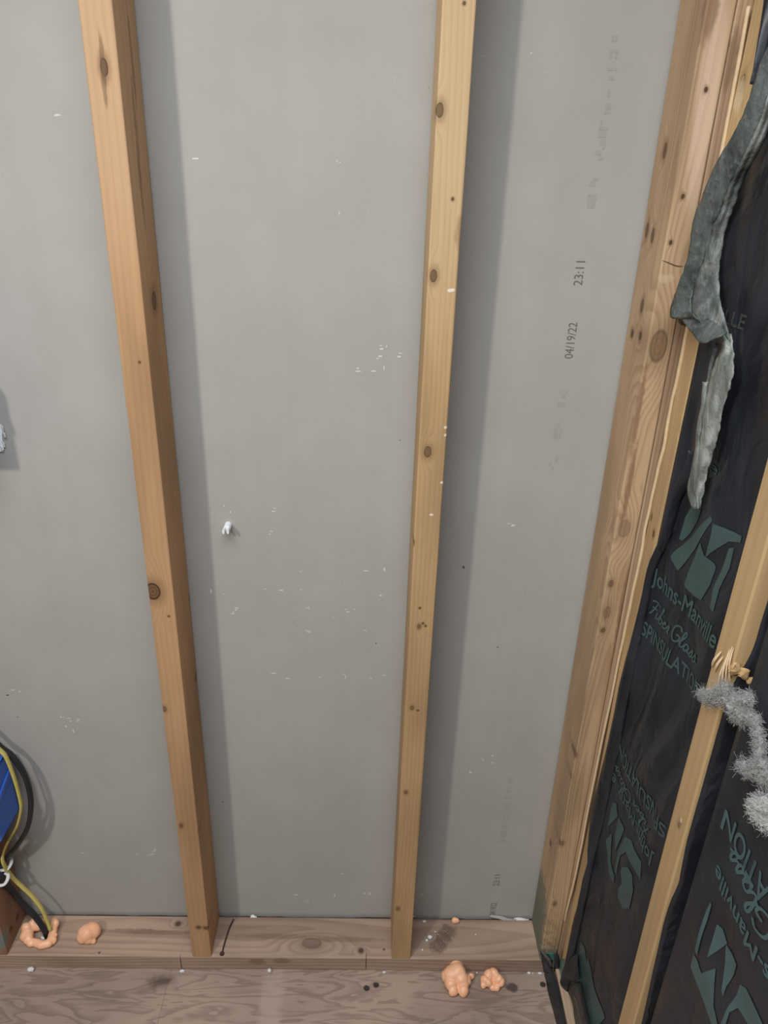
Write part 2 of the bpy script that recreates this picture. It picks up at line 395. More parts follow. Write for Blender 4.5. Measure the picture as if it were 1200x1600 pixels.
def lumber(name, x0, x1, y0, y1, z0, z1, m, label, bow=None, cat='lumber', group=None, bev=.0022, segs=28, axis=2):
    """a board with eased edges, cut in short lengths so it can bow"""
    base = Vector(((x0 + x1) / 2, (y0 + y1) / 2, z0)) if axis == 2 else Vector((x0, (y0 + y1) / 2, z0))
    lo = (x0, y0, z0); hi = (x1, y1, z1)
    bm = bmesh.new(); a, b = [i for i in range(3) if i != axis]
    prof = []
    for (sa, sb) in ((0, 0), (1, 0), (1, 1), (0, 1)):
        ca = hi[a] if sa else lo[a]; cb = hi[b] if sb else lo[b]; da = -bev if sa else bev; db = -bev if sb else bev
        c1 = (ca + da, cb); c2 = (ca, cb + db); c0 = (ca + da * .3, cb + db * .3)
        prof += [c1, c0, c2] if sa != sb else [c2, c0, c1]
    rings = []
    for i in range(segs + 1):
        t = i / segs; l = lo[axis] + (hi[axis] - lo[axis]) * t
        off = bow(l) if bow else (0, 0); ring = []
        for k, (pa, pb) in enumerate(prof):
            co = [0, 0, 0]; jit = .0004 * noise.noise((l * 9, k * .3, x0 * 40 + y0 * 30))
            co[a] = pa + off[0] + jit; co[b] = pb + off[1] + jit; co[axis] = l
            ring.append(bm.verts.new(Vector(co) - base))
        rings.append(ring)
    n_ = len(prof)
    for r, q in zip(rings, rings[1:]):
        for k in range(n_): bm.faces.new((r[k], r[(k + 1) % n_], q[(k + 1) % n_], q[k]))
    bm.faces.new(rings[0][::-1]); bm.faces.new(rings[-1]); bmesh.ops.recalc_face_normals(bm, faces=bm.faces[:])
    o = mesh_obj(name, bm, m, None, base); tag(o, label, cat, group)
    return o

Z0, Z1 = H, 2.36
GRP = 'upright studs of the partition wall'
# --- left stud (its left front corner is the origin of the plan)
bL = (W2 / 2, D / 2, Z0)
kL = K([(0.0209, 0, 1.5803)], bL, .0046, .010, 'y', 1) + K([(0.0072, 0, 0.8901)], bL, .0125, .016, 'y', .92) + K([(0.019, 0, 0.1263), (0.0338, -0, 0.1247)], bL, .005, .005, 'y', .85) \
   + K([(0.0035, -0, 0.664), (0.0085, -0, 0.3998), (0.0417, 0, 0.3845)], bL, .0035, .006, 'y', .7) + K([(0.0381, 0.05, 1.3143)], bL, .011, .013, 'x', .85) \
   + K([(0.0249, 0, 1.243), (0.0274, 0, 0.8457)], bL, .0018, .0018, 'y', .95) + K([(0.0381, 0.0962, 0.879), (0.0381, 0.0912, 0.8255), (0.0381, 0.08, 0.6682)], bL, .006, .008, 'x', .7)
mL = wood('orange_pine_with_edge_knot', (.50, .295, .152, 1), (.37, .195, .092, 1), 'Z', kL, S([(0.0205, 0, 1.5884), (0.019, 0, 1.5657)], bL, .0032, .03, (.16, .09, .05, 1), .6) + S([(0.0381, 0.0558, 1.5893), (0.0381, 0.0455, 1.5209), (0.0381, 0.0403, 1.4566)], bL, .006, .06, (.19, .11, .06, 1), .55), ring=.009, contrast=.26, seed=1.0, pith=(.09, -.06), blotch=.2, fibre=.28, patches=S([(.02, 0, 1.62)], bL, .2, .30, (.56, .36, .21, 1), .8))
stud = lumber('wall_stud', 0, W2, 0, D, Z0, Z1, mL, 'orange pine stud with a large brown knot on its left front edge', cat='stud', group=GRP)

# --- centre stud
sx = .3998; bC = (sx + W2 / 2, D / 2, Z0)
kC = K([(0.4036, 0, 1.5492), (0.4069, 0, 1.364)], bC, .0048, .0085, 'y', .8) + K([(0.4126, 0, 1.1269)], bC, .0055, .009, 'y', .75) + K([(0.4155, -0, 0.8357), (0.4093, 0, 0.4877), (0.4119, 0, 0.6753)], bC, .0034, .005, 'y', .7) \
   + K([(0.4073, 0, 0.1858)], bC, .004, .0055, 'y', .65) + K([(0.425, 0, 1.4544), (0.4246, 0, 1.6538), (0.4148, 0, 0.8698), (0.4212, 0, 0.8418), (0.4255, 0, 0.8371), (0.4217, 0, 0.6702)], bC, .0018, .002, 'y', 1) + K([(0.3996, 0, 0.9832)], bC, .0018, .005, 'y', .7)
pC = S([(.419, 0, 1.62)], bC, .20, .36, (.64, .45, .255, 1), .85)
sC = S([(0.4364, 0, 1.4152)], bC, .007, .022, (.33, .19, .10, 1), .55) + S([(0.4065, 0, 1.1745)], bC, .006, .05, (.38, .24, .13, 1), .4) + S([(0.4324, 0, 1.3475), (0.4292, 0, 1.3466), (0.4363, 0, 1.1633), (0.437, 0, 1.1521), (0.4235, 0, 1.0299), (0.4362, 0, 1.0808)], bC, .0035, .0025, (.85, .78, .66, 1), .9)
mC = wood('yellow_pine_with_small_knots', (.50, .325, .165, 1), (.38, .22, .10, 1), 'Z', kC, sC, ring=.006, contrast=.34, seed=4.2, pith=(-.05, -.05), blotch=.2, fibre=.28, patches=pC)
lumber('wall_stud', sx, sx + W2, 0, D, Z0, Z1, mC, 'yellow pine stud in the middle, with a row of small round knots', cat='stud', group=GRP)

# --- far left stud, only its right side is in view
bX = (-.366 - W2 / 2, D / 2, Z0)
kX = K([(-0.366, 0.03, 0.0732), (-0.366, 0.0588, 0.0704)], bX, .006, .007, 'x', .8)
mX = wood('brown_shaded_pine', (.36, .20, .13, 1), (.25, .13, .085, 1), 'Z', kX, S([(-0.3791, 0, 0.0808)], bX, .03, .032, (.16, .26, .24, 1), .6), ring=.007, contrast=.4, seed=7.7)
lumber('wall_stud', -.366 - W2, -.366, 0, D, Z0, Z1, mX, 'brown stud at the left edge carrying the blue box and cables', cat='stud', group=GRP)

# --- end stud in the corner
xa = .6962; bA = (xa + .019, D / 2, Z0)
def bowA(z): t = (1.65 - z) / 1.6; return (-.004 + .008 * max(0, min(1, t)) + 0, 0)
kA = K([(0.7112, 0, 1.2832)], bA, .0125, .024, 'y', .58) + K([(0.7114, 0, 1.0142)], bA, .010, .016, 'y', .35) + K([(0.7065, -0, 0.9202)], bA, .0042, .007, 'y', .6) + K([(0.7088, 0, 0.8684)], bA, .006, .012, 'y', .38) + K([(0.708, -0, 0.8352)], bA, .0036, .005, 'y', .65) \
   + K([(0.7067, 0, 1.4656), (0.7022, 0, 1.4124), (0.7105, 0, 1.5794)], bA, .0022, .003, 'y', 1) + K([(0.6962, 0.0549, 1.5155), (0.6962, 0.0736, 1.4204), (0.6962, 0.0485, 1.4162), (0.6962, 0.0436, 1.3273)], bA, .006, .010, 'x', .75) \
   + K([(0.697, 0.0648, 1.2859), (0.697, 0.0308, 1.2897)], bA, .005, .006, 'x', .95) + K([(0.701, 0.0507, 0.3087)], bA, .004, .006, 'x', .9) + K([(0.7004, 0, 0.5788), (0.6975, 0, 0.5277), (0.7041, 0, 0.3671), (0.7107, 0, 0.2051)], bA, .004, .007, 'y', .55) 
pA = S([(0.7118, 0, 1.6112), (0.7141, 0, 1.5666), (0.7165, 0, 1.5199)], bA, .014, .09, (.68, .50, .355, 1), .8)
sA = S([(0.7, 0.0579, 0.0743), (0.7, 0.0651, 0.1424), (0.7, 0.0459, 0.0313)], bA, .07, .075, (.155, .17, .125, 1), .8) + S([(0.6982, 0, 1.6536)], bA, .012, .035, (.25, .15, .09, 1), .7) + S([(0.7025, 0, 1.3686), (0.7087, 0, 1.3703)], bA, .008, .006, (.62, .46, .31, 1), .6) \
   + S([(0.7065, 0, 1.0817), (0.7002, 0, 1.196), (0.7295, 0, 0.8887), (0.7312, -0, 0.8175)], bA, .0045, .075, (.25, .13, .075, 1), .7)
mA = wood('swirly_knotted_pine', (.52, .36, .215, 1), (.29, .16, .08, 1), 'Z', kA, sA, ring=.0048, contrast=.42, seed=11.5, pith=(.012, -.035), wav=.05, blotch=.22, fibre=.3, patches=pA)
corner = lumber('corner_stud', xa, xa + .0335, 0, D, Z0, Z1, mA, 'pinkish corner stud with swirling grain and a big oval knot', bowA, cat='stud')
bm = tube_bm(catmull([(0.6941, -0.0003, 1.3909), (0.7036, -0.0003, 1.3881), (0.7123, -0.0003, 1.3853), (0.7213, -0.0003, 1.3847)]), .0012, .0004, 6, taper=lambda t: .3 + 1.4 * t * (1 - t) * 2)
mesh_obj('crack', bm, plain('dark_split', (.05, .03, .02, 1)), corner)
# --- backing stud beside it, flush with its face
bB = (.7535, D / 2, Z0)
sB = S([(0.7254, 0.001, 1.6303), (0.7249, 0.001, 1.6546), (0.7362, 0.001, 1.609)], bB, .007, .04, (.22, .13, .08, 1), .6)
mB = wood('streaky_backing_pine', (.50, .345, .215, 1), (.27, .15, .08, 1), 'Z', K([(0.7249, 0.001, 1.6546), (0.7266, 0.001, 1.6255)], bB, .003, .008, 'y', .8), sB, ring=.005, contrast=.5, seed=15.1, pith=(-.06, -.02), wav=.03)
lumber('backing_stud', .7301, .768, .0012, D, Z0, Z1, mB, 'streaky stud squeezed between the corner stud and the outer wall', bowA, cat='stud')

# --- outer wall: corner stud C, near stud E
def bowC(z):
    t = max(0, min(1, (z - .06) / 1.6)); return (0, .006 * math.sin(math.pi * t) - .002 + .0025 * math.sin(9 * z))
bc = (.7815, -.035, Z0)
kc = K([(0.737, -0.03, 1.5844)], bc, .007, .010, 'x', .7) + K([(0.737, -0.0775, 1.1468), (0.737, -0.0387, 1.026)], bc, .0035, .006, 'x', .95) + K([(0.737, -0.0617, 1.1888)], bc, .008, .005, 'x', .5) + K([(0.737, -0.0208, 1.0436)], bc, .003, .006, 'x', .7)
mc = wood('pale_yellow_pine_edge', (.58, .40, .205, 1), (.42, .25, .115, 1), 'Z', kc, S([(0.737, -0.0284, 1.572)], bc, .012, .02, (.80, .66, .44, 1), .6), ring=.008, contrast=.35, seed=19.0, pith=(.02, .09))
GO = 'studs of the outer wall'
cstud = lumber('outer_wall_stud', .737, .826, -.0545, -.0155, Z0, Z1, mc, 'pale yellow outer wall stud beside the corner, half covered by torn black facing', bowC, cat='stud', group=GO, bev=.003)
# bark-side wane along its left edge, the light it catches painted pale
bm = tube_bm(catmull([(p[0] - .001, p[1] + .001, p[2]) for p in [(0.7368, -0.01, 1.6593), (0.7368, -0.0133, 1.5857), (0.7368, -0.0152, 1.5102), (0.7368, -0.0171, 1.4069), (0.7368, -0.0173, 1.297), (0.7368, -0.0174, 1.2378), (0.7368, -0.0155, 1.1883), (0.7368, -0.0176, 1.1476), (0.7368, -0.0134, 1.0883), (0.7368, -0.0112, 1.0318), (0.7368, -0.0134, 0.9641), (0.7368, -0.011, 0.8843), (0.7368, -0.0084, 0.7168), (0.7368, -0.0053, 0.4964), (0.7368, -0.0071, 0.299), (0.7368, 0.0081, 0.0953)]], 5), .0022, .0032, 8, side=(1, 0, 0))
for v in bm.verts: v.co += Vector((.001 * noise.noise((v.co.z * 30, 0, 0)), .0012 * noise.noise((v.co.z * 22, 3, 0)), 0))
mesh_obj('lit_wane_edge', bm, plain('lit_edge_wood', (.70, .53, .33, 1), .6, .2, .2, 120), cstud, smooth=True)

bE = (.7815, -.292, Z0)
kE = K([(0.737, -0.297, 0.7481), (0.737, -0.2951, 0.7394)], bE, .0035, .004, 'x', .6)
sE = S([(0.737, -0.2977, 0.7511)], bE, .004, .005, (.85, .72, .55, 1), .9) + S([(0.737, -0.2639, 0.7972)], bE, .004, .005, (.85, .75, .6, 1), .9)
mE = wood('smooth_tan_pine', (.54, .365, .185, 1), (.43, .27, .125, 1), 'Z', kE, sE, ring=.012, contrast=.3, seed=23.3, pith=(.03, .15), blotch=.12, fibre=.12)
def bowE(z): return (.0015 * math.sin(6 * z), .0012 * math.sin(5 * z + 1))
estud = lumber('outer_wall_stud', .737, .826, -.312, -.2715, Z0, Z1, mE, 'smooth tan outer wall stud at the right, splintered halfway up', bowE, cat='stud', group=GO)
M_SPL = plain('fresh_splinter_wood', (.80, .60, .38, 1), .7, .2, .3, 200)
M_SPL2 = plain('orange_splinter_wood', (.58, .37, .18, 1), .7, .2, .3, 200)
for k, (p, q, r_) in enumerate(zip([(0.7355, -0.306, 0.9686), (0.7355, -0.312, 0.9768), (0.7355, -0.3171, 0.9861), (0.7355, -0.3007, 0.9589), (0.7355, -0.2755, 0.9722), (0.7355, -0.2847, 0.9719), (0.7355, -0.3191, 0.998)], [(0.7345, -0.3033, 1.0165), (0.7345, -0.3065, 1.023), (0.7345, -0.3095, 1.0235), (0.7345, -0.301, 1.0019), (0.7345, -0.2883, 1.0031), (0.7345, -0.2947, 1.0008), (0.7345, -0.3216, 1.0128)], (.003, .0025, .002, .002, .0035, .003, .003))):
    a = Vector(p); b = Vector(q); mid = (a + b) / 2 + Vector((-.003, -.001, 0))
    mesh_obj('splinter', tube_bm(catmull([a, mid, b], 4), r_ * .7, r_ * .35, 6, taper=lambda t: .25 + 2.6 * t * (1 - t)), M_SPL if k != 6 else M_SPL2, estud)
# the torn-out tongue of wood to the right of the break
pt = [Vector(p) for p in [(0.733, -0.318, 1.0015), (0.7403, -0.318, 1.0008), (0.7468, -0.318, 0.9975), (0.7527, -0.318, 0.9906), (0.7578, -0.318, 0.9873), (0.7629, -0.318, 0.9839)]]
bm = tube_bm(catmull(pt, 5), .0065, .0035, 8, side=(0, 0, 1), taper=lambda t: 1.1 - .55 * t + .25 * math.sin(17 * t))
for v in bm.verts: v.co += Vector(noise.noise_vector(v.co * 160)) * .0022
mesh_obj('splintered_tongue', bm, M_SPL2, estud)

# --- plates
bP = (-1.3, D / 2, 0)
kP = K([(0.2367, 0.0308, 0.038)], bP, .012, .022, 'z', .45) + K([(-0.0449, 0.0703, 0.038), (0.3378, 0.0167, 0.038)], bP, .0052, .0052, 'z', 1) + K([(0.3847, 0.0199, 0.038), (-0.1868, 0.0061, 0.038)], bP, .002, .002, 'z', .9)
sP = S([(-0.0772, 0.0514, 0.038), (-0.1303, 0.0536, 0.038), (0.1605, 0.0454, 0.038), (0.3058, 0.0399, 0.038)], bP, .007, .09, (.20, .125, .09, 1), .6) + S([(0.5071, 0.0448, 0.038), (0.4951, 0.0279, 0.038), (0.5191, 0.0606, 0.038)], bP, .018, .02, (.13, .085, .06, 1), .75) \
   + S([(0.3487, -0, 0.023), (-0.024, 0, 0.0138)], bP, .03, .0012, (.03, .03, .03, 1), .9) + S([(0.1294, 0, 0.0239), (0.1784, -0, 0.0266)], bP, .01, .02, (.17, .11, .08, 1), .6)
mP = wood('weathered_grey_pink_pine', (.40, .285, .215, 1), (.25, .165, .118, 1), 'X', kP, sP, ring=.006, contrast=.5, seed=31.0, pith=(.01, -.03), rough=.68, wav=.03, blotch=.25)
lumber('bottom_plate', -1.3, .7115, 0, D, .0006, H, mP, 'weathered bottom plate lying along the foot of the drywall', bow=lambda x: (.0004 * math.sin(7 * x), 0), cat='plate', axis=0, segs=60)
mQ = wood('pale_plate_pine', (.46, .33, .225, 1), (.30, .20, .13, 1), 'Y', (), (), ring=.009, contrast=.4, seed=37.0)
lumber('outer_bottom_plate', .728, .826, -1.85, .15, .0006, H, mQ, 'pale bottom plate of the outer wall under the black batts', cat='plate', axis=1, segs=40)

# rusty nail standing crooked in the plate
pn = [(x, y, .0395 + .003 * k / 4) for k, (x, y, z) in enumerate([(0.0585, 0.0065, 0.039), (0.0594, 0.0228, 0.039), (0.0612, 0.0423, 0.039), (0.0643, 0.0622, 0.039), (0.0693, 0.0796, 0.039)])]
nail = empty('bent_nail', pn[0]); tag(nail, 'rusty bent nail lying on the plate right of the orange stud', 'nail')
M_RUST = plain('rusty_iron', (.055, .032, .024, 1), .6, .4, .3, 300, .3)
mesh_obj('shank', tube_bm(catmull(pn, 5), .0016, n=8), M_RUST, nail, smooth=True)
bm = bmesh.new(); bmesh.ops.create_cone(bm, cap_ends=True, segments=14, radius1=.0050, radius2=.0044, depth=.002)
for v in bm.verts: v.co = Vector(pn[0]) + Vector((v.co.x, v.co.y, v.co.z - .0002))
mesh_obj('head', bm, M_RUST, nail)

# ------------------------------------------------------------------ insulation batts
def batt(name, fx, ya, yb, z0, z1, label, ny=46, nz=150):
    bm = bmesh.new(); g = []
    for i in range(nz + 1):
        z = z0 + (z1 - z0) * i / nz; row = []
        for j in range(ny + 1):
            y = ya + (yb - ya) * j / ny; row.append(bm.verts.new((fx(y, z), y, z)))
        g.append(row)
    for i in range(nz):
        for j in range(ny): bm.faces.new((g[i][j], g[i + 1][j], g[i + 1][j + 1], g[i][j + 1]))
    xb = .826
    back = [[bm.verts.new((xb, y, z)) for y in (ya, yb)] for z in (z0, z1)]
    bm.faces.new([back[0][0], back[0][1], back[1][1], back[1][0]])
    bm.faces.new([g[i][0] for i in range(nz, -1, -1)] + [back[0][0], back[1][0]])
    bm.faces.new([g[i][ny] for i in range(nz + 1)] + [back[1][1], back[0][1]])
    bm.faces.new(g[0][::1] + [back[0][1], back[0][0]]); bm.faces.new(g[nz][::-1] + [back[1][0], back[1][1]])
    bmesh.ops.recalc_face_normals(bm, faces=bm.faces[:])
    o = mesh_obj(name, bm, M_FACING, smooth=True)
    return tag(o, label, 'insulation', 'black faced batts in the outer wall')
far = batt('insulation_batt', batt_far_x, -.0552, -.2712, H + .001, 2.3, 'black faced batt between the two outer wall studs, torn at the top')
near = batt('insulation_batt', batt_near_x, -.3128, -.92, H + .001, 2.3, 'black faced batt right of the tan stud, with bright upside-down lettering', ny=70)

def on_batt(name, bm, fx, m, parent, lift=.0009):       # bm holds (y, z) in x, y
    refine(bm, .006)
    for v in bm.verts:
        y, z = v.co.x, v.co.y; v.co = Vector((fx(y, z) - lift, y, z))
    bmesh.ops.recalc_face_normals(bm, faces=bm.faces[:])
    for f in bm.faces:
        if f.normal.x > 0: f.normal_flip()
    return mesh_obj(name, bm, m, parent)

def poly_print(name, polys, fx, m, parent):
    bm = bmesh.new()
    for p in polys:
        try: bm.faces.new([bm.verts.new((y, z, 0)) for y, z in p])
        except ValueError: pass
    return on_batt(name, bm, fx, m, parent)

def word_print(name, s, a, b, hgt, fx, m, parent, flip=False, shear=0.0):
    """text from point a to point b (y,z) on the batt; flip prints it upside down"""
    bm, l, r, bo, t = text_mesh(s, shear, 1.0, .018)
    k = -1 if flip else 1
    for v in bm.verts:
        u = (v.co.x - l) / (r - l); w = (v.co.y) / .73
        v.co = Vector((a[0] + (b[0] - a[0]) * u, a[1] + (b[1] - a[1]) * u + k * hgt * w, 0))
    return on_batt(name, bm, fx, m, parent)

# joined-up brush script for "Fiber Glass": strokes on a unit grid
SCRIPT = [  # (pen strokes)
 [(.0, .85), (.25, 1.0), (.75, .95)], [(.42, .98), (.30, .5), (.12, .0)], [(.12, .52), (.55, .55)],
 [(.62, .45), (.60, .05), (.78, .1), (.92, .4)], [(.70, .68), (.72, .70)],
 [(.92, .4), (1.08, .95), (1.00, 1.0), (.96, .1), (1.10, .0), (1.22, .2), (1.12, .38), (1.0, .3)], [(1.2, .2), (1.36, .25)],
 [(1.36, .25), (1.56, .36), (1.44, .45), (1.36, .2), (1.46, .02), (1.70, .18)],
 [(1.70, .18), (1.80, .45), (1.88, .38), (1.86, .05), (1.98, .05)],
 [(2.75, .82), (2.55, 1.02), (2.25, .85), (2.2, .4), (2.42, .0), (2.72, .12), (2.78, .45), (2.5, .45)],
 [(2.85, .15), (3.08, .75), (3.02, 1.02), (2.92, .8), (2.96, .1), (3.1, .05), (3.2, .2)],
 [(3.52, .4), (3.32, .45), (3.22, .2), (3.34, .0), (3.5, .2), (3.54, .4), (3.54, .08), (3.70, .1)],
 [(3.70, .1), (3.88, .5), (3.92, .2), (3.84, .0), (3.70, .06)], [(3.92, .12), (4.08, .15)],
 [(4.05, .12), (4.24, .5), (4.30, .2), (4.2, .0), (4.05, .06)], [(4.28, .1), (4.45, .2)]]
def script_print(name, a, b, hgt, fx, m, parent, flip=False, pen=.056):
    bm = bmesh.new(); k = -1 if flip else 1
    for st in SCRIPT:
        pts = catmull([(x, y, 0) for x, y in st], 4); q = []
        for i, p in enumerate(pts):
            d = (pts[min(i + 1, len(pts) - 1)] - pts[max(i - 1, 0)]); nrm = Vector((-d.y, d.x, 0)); nrm = nrm.normalized() * pen if nrm.length > 1e-6 else Vector((0, pen, 0))
            q.append((p + nrm, p - nrm))
        for (p, r_), (s_, t_) in zip(q, q[1:]):
            f = []
            for v in (p, r_, t_, s_):
                sh = v.x + v.y * .18
                u = sh / 4.5; f.append(bm.verts.new((a[0] + (b[0] - a[0]) * u, a[1] + (b[1] - a[1]) * u + k * hgt * v.y, 0)))
            bm.faces.new(f)
    return on_batt(name, bm, fx, m, parent, .0010)

def YZ(pts): return [(p[1], p[2]) for p in pts]
# far batt, upright print
poly_print('printed_emblem', [
 [(-0.1022, 1.0997), (-0.1345, 1.1102), (-0.1317, 1.0927), (-0.115, 1.0632), (-0.1046, 1.0493), (-0.0972, 1.0483), (-0.1019, 1.0632), (-0.0964, 1.0803)],
 [(-0.163, 1.114), (-0.1667, 1.1089), (-0.1432, 1.0593), (-0.112, 1.0077), (-0.0936, 1.0141), (-0.0904, 1.0183), (-0.0954, 1.0289), (-0.1058, 1.0306), (-0.1181, 1.0374), (-0.1399, 1.0584), (-0.1578, 1.0939)],
 [(-0.1517, 1.0711), (-0.1613, 1.0581), (-0.1473, 1.0204), (-0.1457, 1.0147), (-0.164, 1.032), (-0.1806, 1.0579), (-0.1855, 1.0544), (-0.1806, 1.026), (-0.1676, 0.9964), (-0.1533, 0.9933), (-0.134, 0.9951), (-0.1301, 0.9986), (-0.1356, 1.0231)],
 [(-0.1684, 1.1063), (-0.2121, 1.1115), (-0.2135, 1.1038), (-0.1948, 1.0956), (-0.1897, 1.0956), (-0.1707, 1.066), (-0.1641, 1.056), (-0.1678, 1.084), (-0.1687, 1.0959)],
 [(-0.2053, 1.0927), (-0.209, 1.0669), (-0.2021, 1.0344), (-0.2037, 1.0013), (-0.1937, 1.0014), (-0.1891, 1.0265), (-0.1969, 1.06), (-0.1977, 1.0877)]], batt_far_x, M_TEAL, far)
e1 = [(-0.0732, 0.9614), (-0.2243, 0.9615), (-0.0724, 0.9106), (-0.1954, 0.9147), (-0.0857, 0.8942), (-0.221, 0.8867)]
word_print('printed_words', 'Johns-Manville', (max(-.062, e1[0][0]), e1[1][1] - .001), e1[1], .026, batt_far_x, M_TEAL, far)
script_print('printed_script', (-.066, e1[3][1] - .002), e1[3], .025, batt_far_x, M_TEAL, far)
word_print('printed_words', 'SPINSULATION', (-.062, e1[5][1] - .014), (e1[5][0], e1[5][1] - .008), .024, batt_far_x, M_TEAL, far)
# far batt, upside-down print below it
def c6(pts): return pts
poly_print('printed_emblem', [
 [(-0.0795, 0.5529), (-0.095, 0.5678), (-0.1039, 0.548), (-0.0796, 0.4975)],
 [(-0.1057, 0.5499), (-0.1277, 0.5461), (-0.1206, 0.4892), (-0.1047, 0.5044)],
 [(-0.0822, 0.4699), (-0.0947, 0.5004), (-0.1041, 0.4758), (-0.1146, 0.46), (-0.1452, 0.4615), (-0.1461, 0.4463), (-0.1155, 0.4385)],
 [(-0.1383, 0.5426), (-0.1624, 0.5616), (-0.2044, 0.5648), (-0.2107, 0.5345), (-0.1898, 0.5473), (-0.1589, 0.5327), (-0.145, 0.5078), (-0.1498, 0.4716), (-0.1432, 0.4694), (-0.1305, 0.5038)],
 [(-0.1613, 0.5016), (-0.1759, 0.5194), (-0.1902, 0.5187), (-0.1929, 0.5081), (-0.1812, 0.4905), (-0.1989, 0.4959), (-0.1987, 0.4553), (-0.1798, 0.4303), (-0.1623, 0.4357), (-0.1612, 0.4535), (-0.1682, 0.4733), (-0.16, 0.4899)]], batt_far_x, M_TEAL, far)
e2 = [(-0.2281, 0.5998), (-0.0562, 0.6105), (-0.2052, 0.6274), (-0.0707, 0.6326), (-0.2384, 0.6721), (-0.0616, 0.6746)]
word_print('printed_words', 'Johns-Manville', (e2[0][0], e2[0][1] + .004), (-.062, e2[1][1] - .008), .025, batt_far_x, M_TEAL, far, True)
script_print('printed_script', (e2[2][0], e2[2][1] + .002), (-.064, e2[3][1] - .01), .023, batt_far_x, M_TEAL, far, True)
word_print('printed_words', 'SPINSULATION', (e2[4][0], e2[4][1] + .004), (-.062, e2[5][1] - .012), .026, batt_far_x, M_TEAL, far, True)
poly_print('printed_emblem', [[(-0.0753, 0.2045), (-0.0931, 0.2122), (-0.1044, 0.1017), (-0.1615, 0.1013), (-0.1344, 0.0554), (-0.0871, 0.1122)], [(-0.1056, 0.2039), (-0.2047, 0.1923), (-0.1968, 0.1612), (-0.1545, 0.1633), (-0.1597, 0.0982), (-0.114, 0.1355)]], batt_far_x, M_TEAL, far)
e3 = [(-0.1456, 1.1601), (-0.1116, 1.1693), (-0.0964, 1.3274), (-0.1306, 1.3295)]
word_print('printed_words', 'le', (e3[1][0], e3[0][1]), e3[0], .016, batt_far_x, M_TEAL, far)
word_print('printed_words', 'ILLE', (e3[2][0] + .012, e3[3][1] + .003), (e3[3][0], e3[3][1] + .003), .017, batt_far_x, M_GREYPRINT, far)
# near batt, upside down
poly_print('printed_emblem', [
 [(-0.3844, 0.7144), (-0.3879, 0.7124), (-0.3918, 0.6874), (-0.3951, 0.65), (-0.3956, 0.6324), (-0.3886, 0.6328), (-0.3868, 0.6644), (-0.3834, 0.6986)],
 [(-0.4074, 0.707), (-0.4188, 0.714), (-0.432, 0.7081), (-0.4133, 0.6555), (-0.4101, 0.6819)],
 [(-0.4312, 0.7048), (-0.4436, 0.7074), (-0.4545, 0.7042), (-0.4543, 0.6867), (-0.4504, 0.6603), (-0.4514, 0.6441), (-0.4469, 0.6474), (-0.4379, 0.6819), (-0.4323, 0.6986)],
 [(-0.3872, 0.6236), (-0.397, 0.6286), (-0.4113, 0.6238), (-0.4295, 0.6603), (-0.4369, 0.6363), (-0.4436, 0.6127), (-0.459, 0.6011), (-0.4492, 0.5844), (-0.4132, 0.5965), (-0.3876, 0.6012)],
 [(-0.4675, 0.6911), (-0.478, 0.7009), (-0.5169, 0.7041), (-0.5235, 0.7025), (-0.505, 0.6706), (-0.4924, 0.675), (-0.4744, 0.6609), (-0.4672, 0.641), (-0.4693, 0.6187), (-0.4622, 0.6066), (-0.4624, 0.6435), (-0.4668, 0.6711)]], batt_near_x, M_TEAL2, near)
e4 = [(-0.3742, 0.7654), (-0.4915, 0.7523), (-0.3869, 0.8012), (-0.494, 0.7812), (-0.3643, 0.841), (-0.456, 0.8313)]
word_print('printed_words', 'Johns-Manville', (e4[0][0] - .19, e4[0][1]), (e4[0][0], e4[0][1] - .0), .022, batt_near_x, M_TEAL2, near, True)
script_print('printed_script', (e4[2][0] - .20, e4[2][1] + .012), (e4[2][0], e4[2][1] + .012), .032, batt_near_x, M_TEAL2, near, True)
word_print('printed_words', 'SPINSULATION', (e4[4][0] - .225, e4[4][1] + .0), (e4[4][0], e4[4][1]), .030, batt_near_x, M_TEAL2, near, True)

def ribbon(name, A, B, m, parent, nx=5, thick=.0008, amp=.0008, fq=60, dirv=(-1, 0, 0), bulge=0.0, fold=0.0, jag=0.0):
    A = catmull(A, 6 if jag else 4); B = catmull(B, 6 if jag else 4); bm = bmesh.new(); g = []
    dv = Vector(dirv)
    for i, (a, b) in enumerate(zip(A, B)):
        row = []
        if jag: e_ = (b - a).normalized(); a = a + e_ * jag * noise.noise(a * 140); b = b + e_ * jag * noise.noise(b * 140)
        for j in range(nx + 1):
            t = j / nx; p = a.lerp(b, t)
            p = p + dv * (bulge * math.sin(math.pi * t) + amp * noise.noise(p * fq) + fold * math.sin(7 * t + 9 * p.z) * math.sin(math.pi * t))
            row.append(bm.verts.new(p))
        g.append(row)
    for r, q in zip(g, g[1:]):
        for j in range(nx): bm.faces.new((r[j], r[j + 1], q[j + 1], q[j]))
    o = mesh_obj(name, bm, m, parent, smooth=True)
    if thick: solidify(o, thick)
    return o

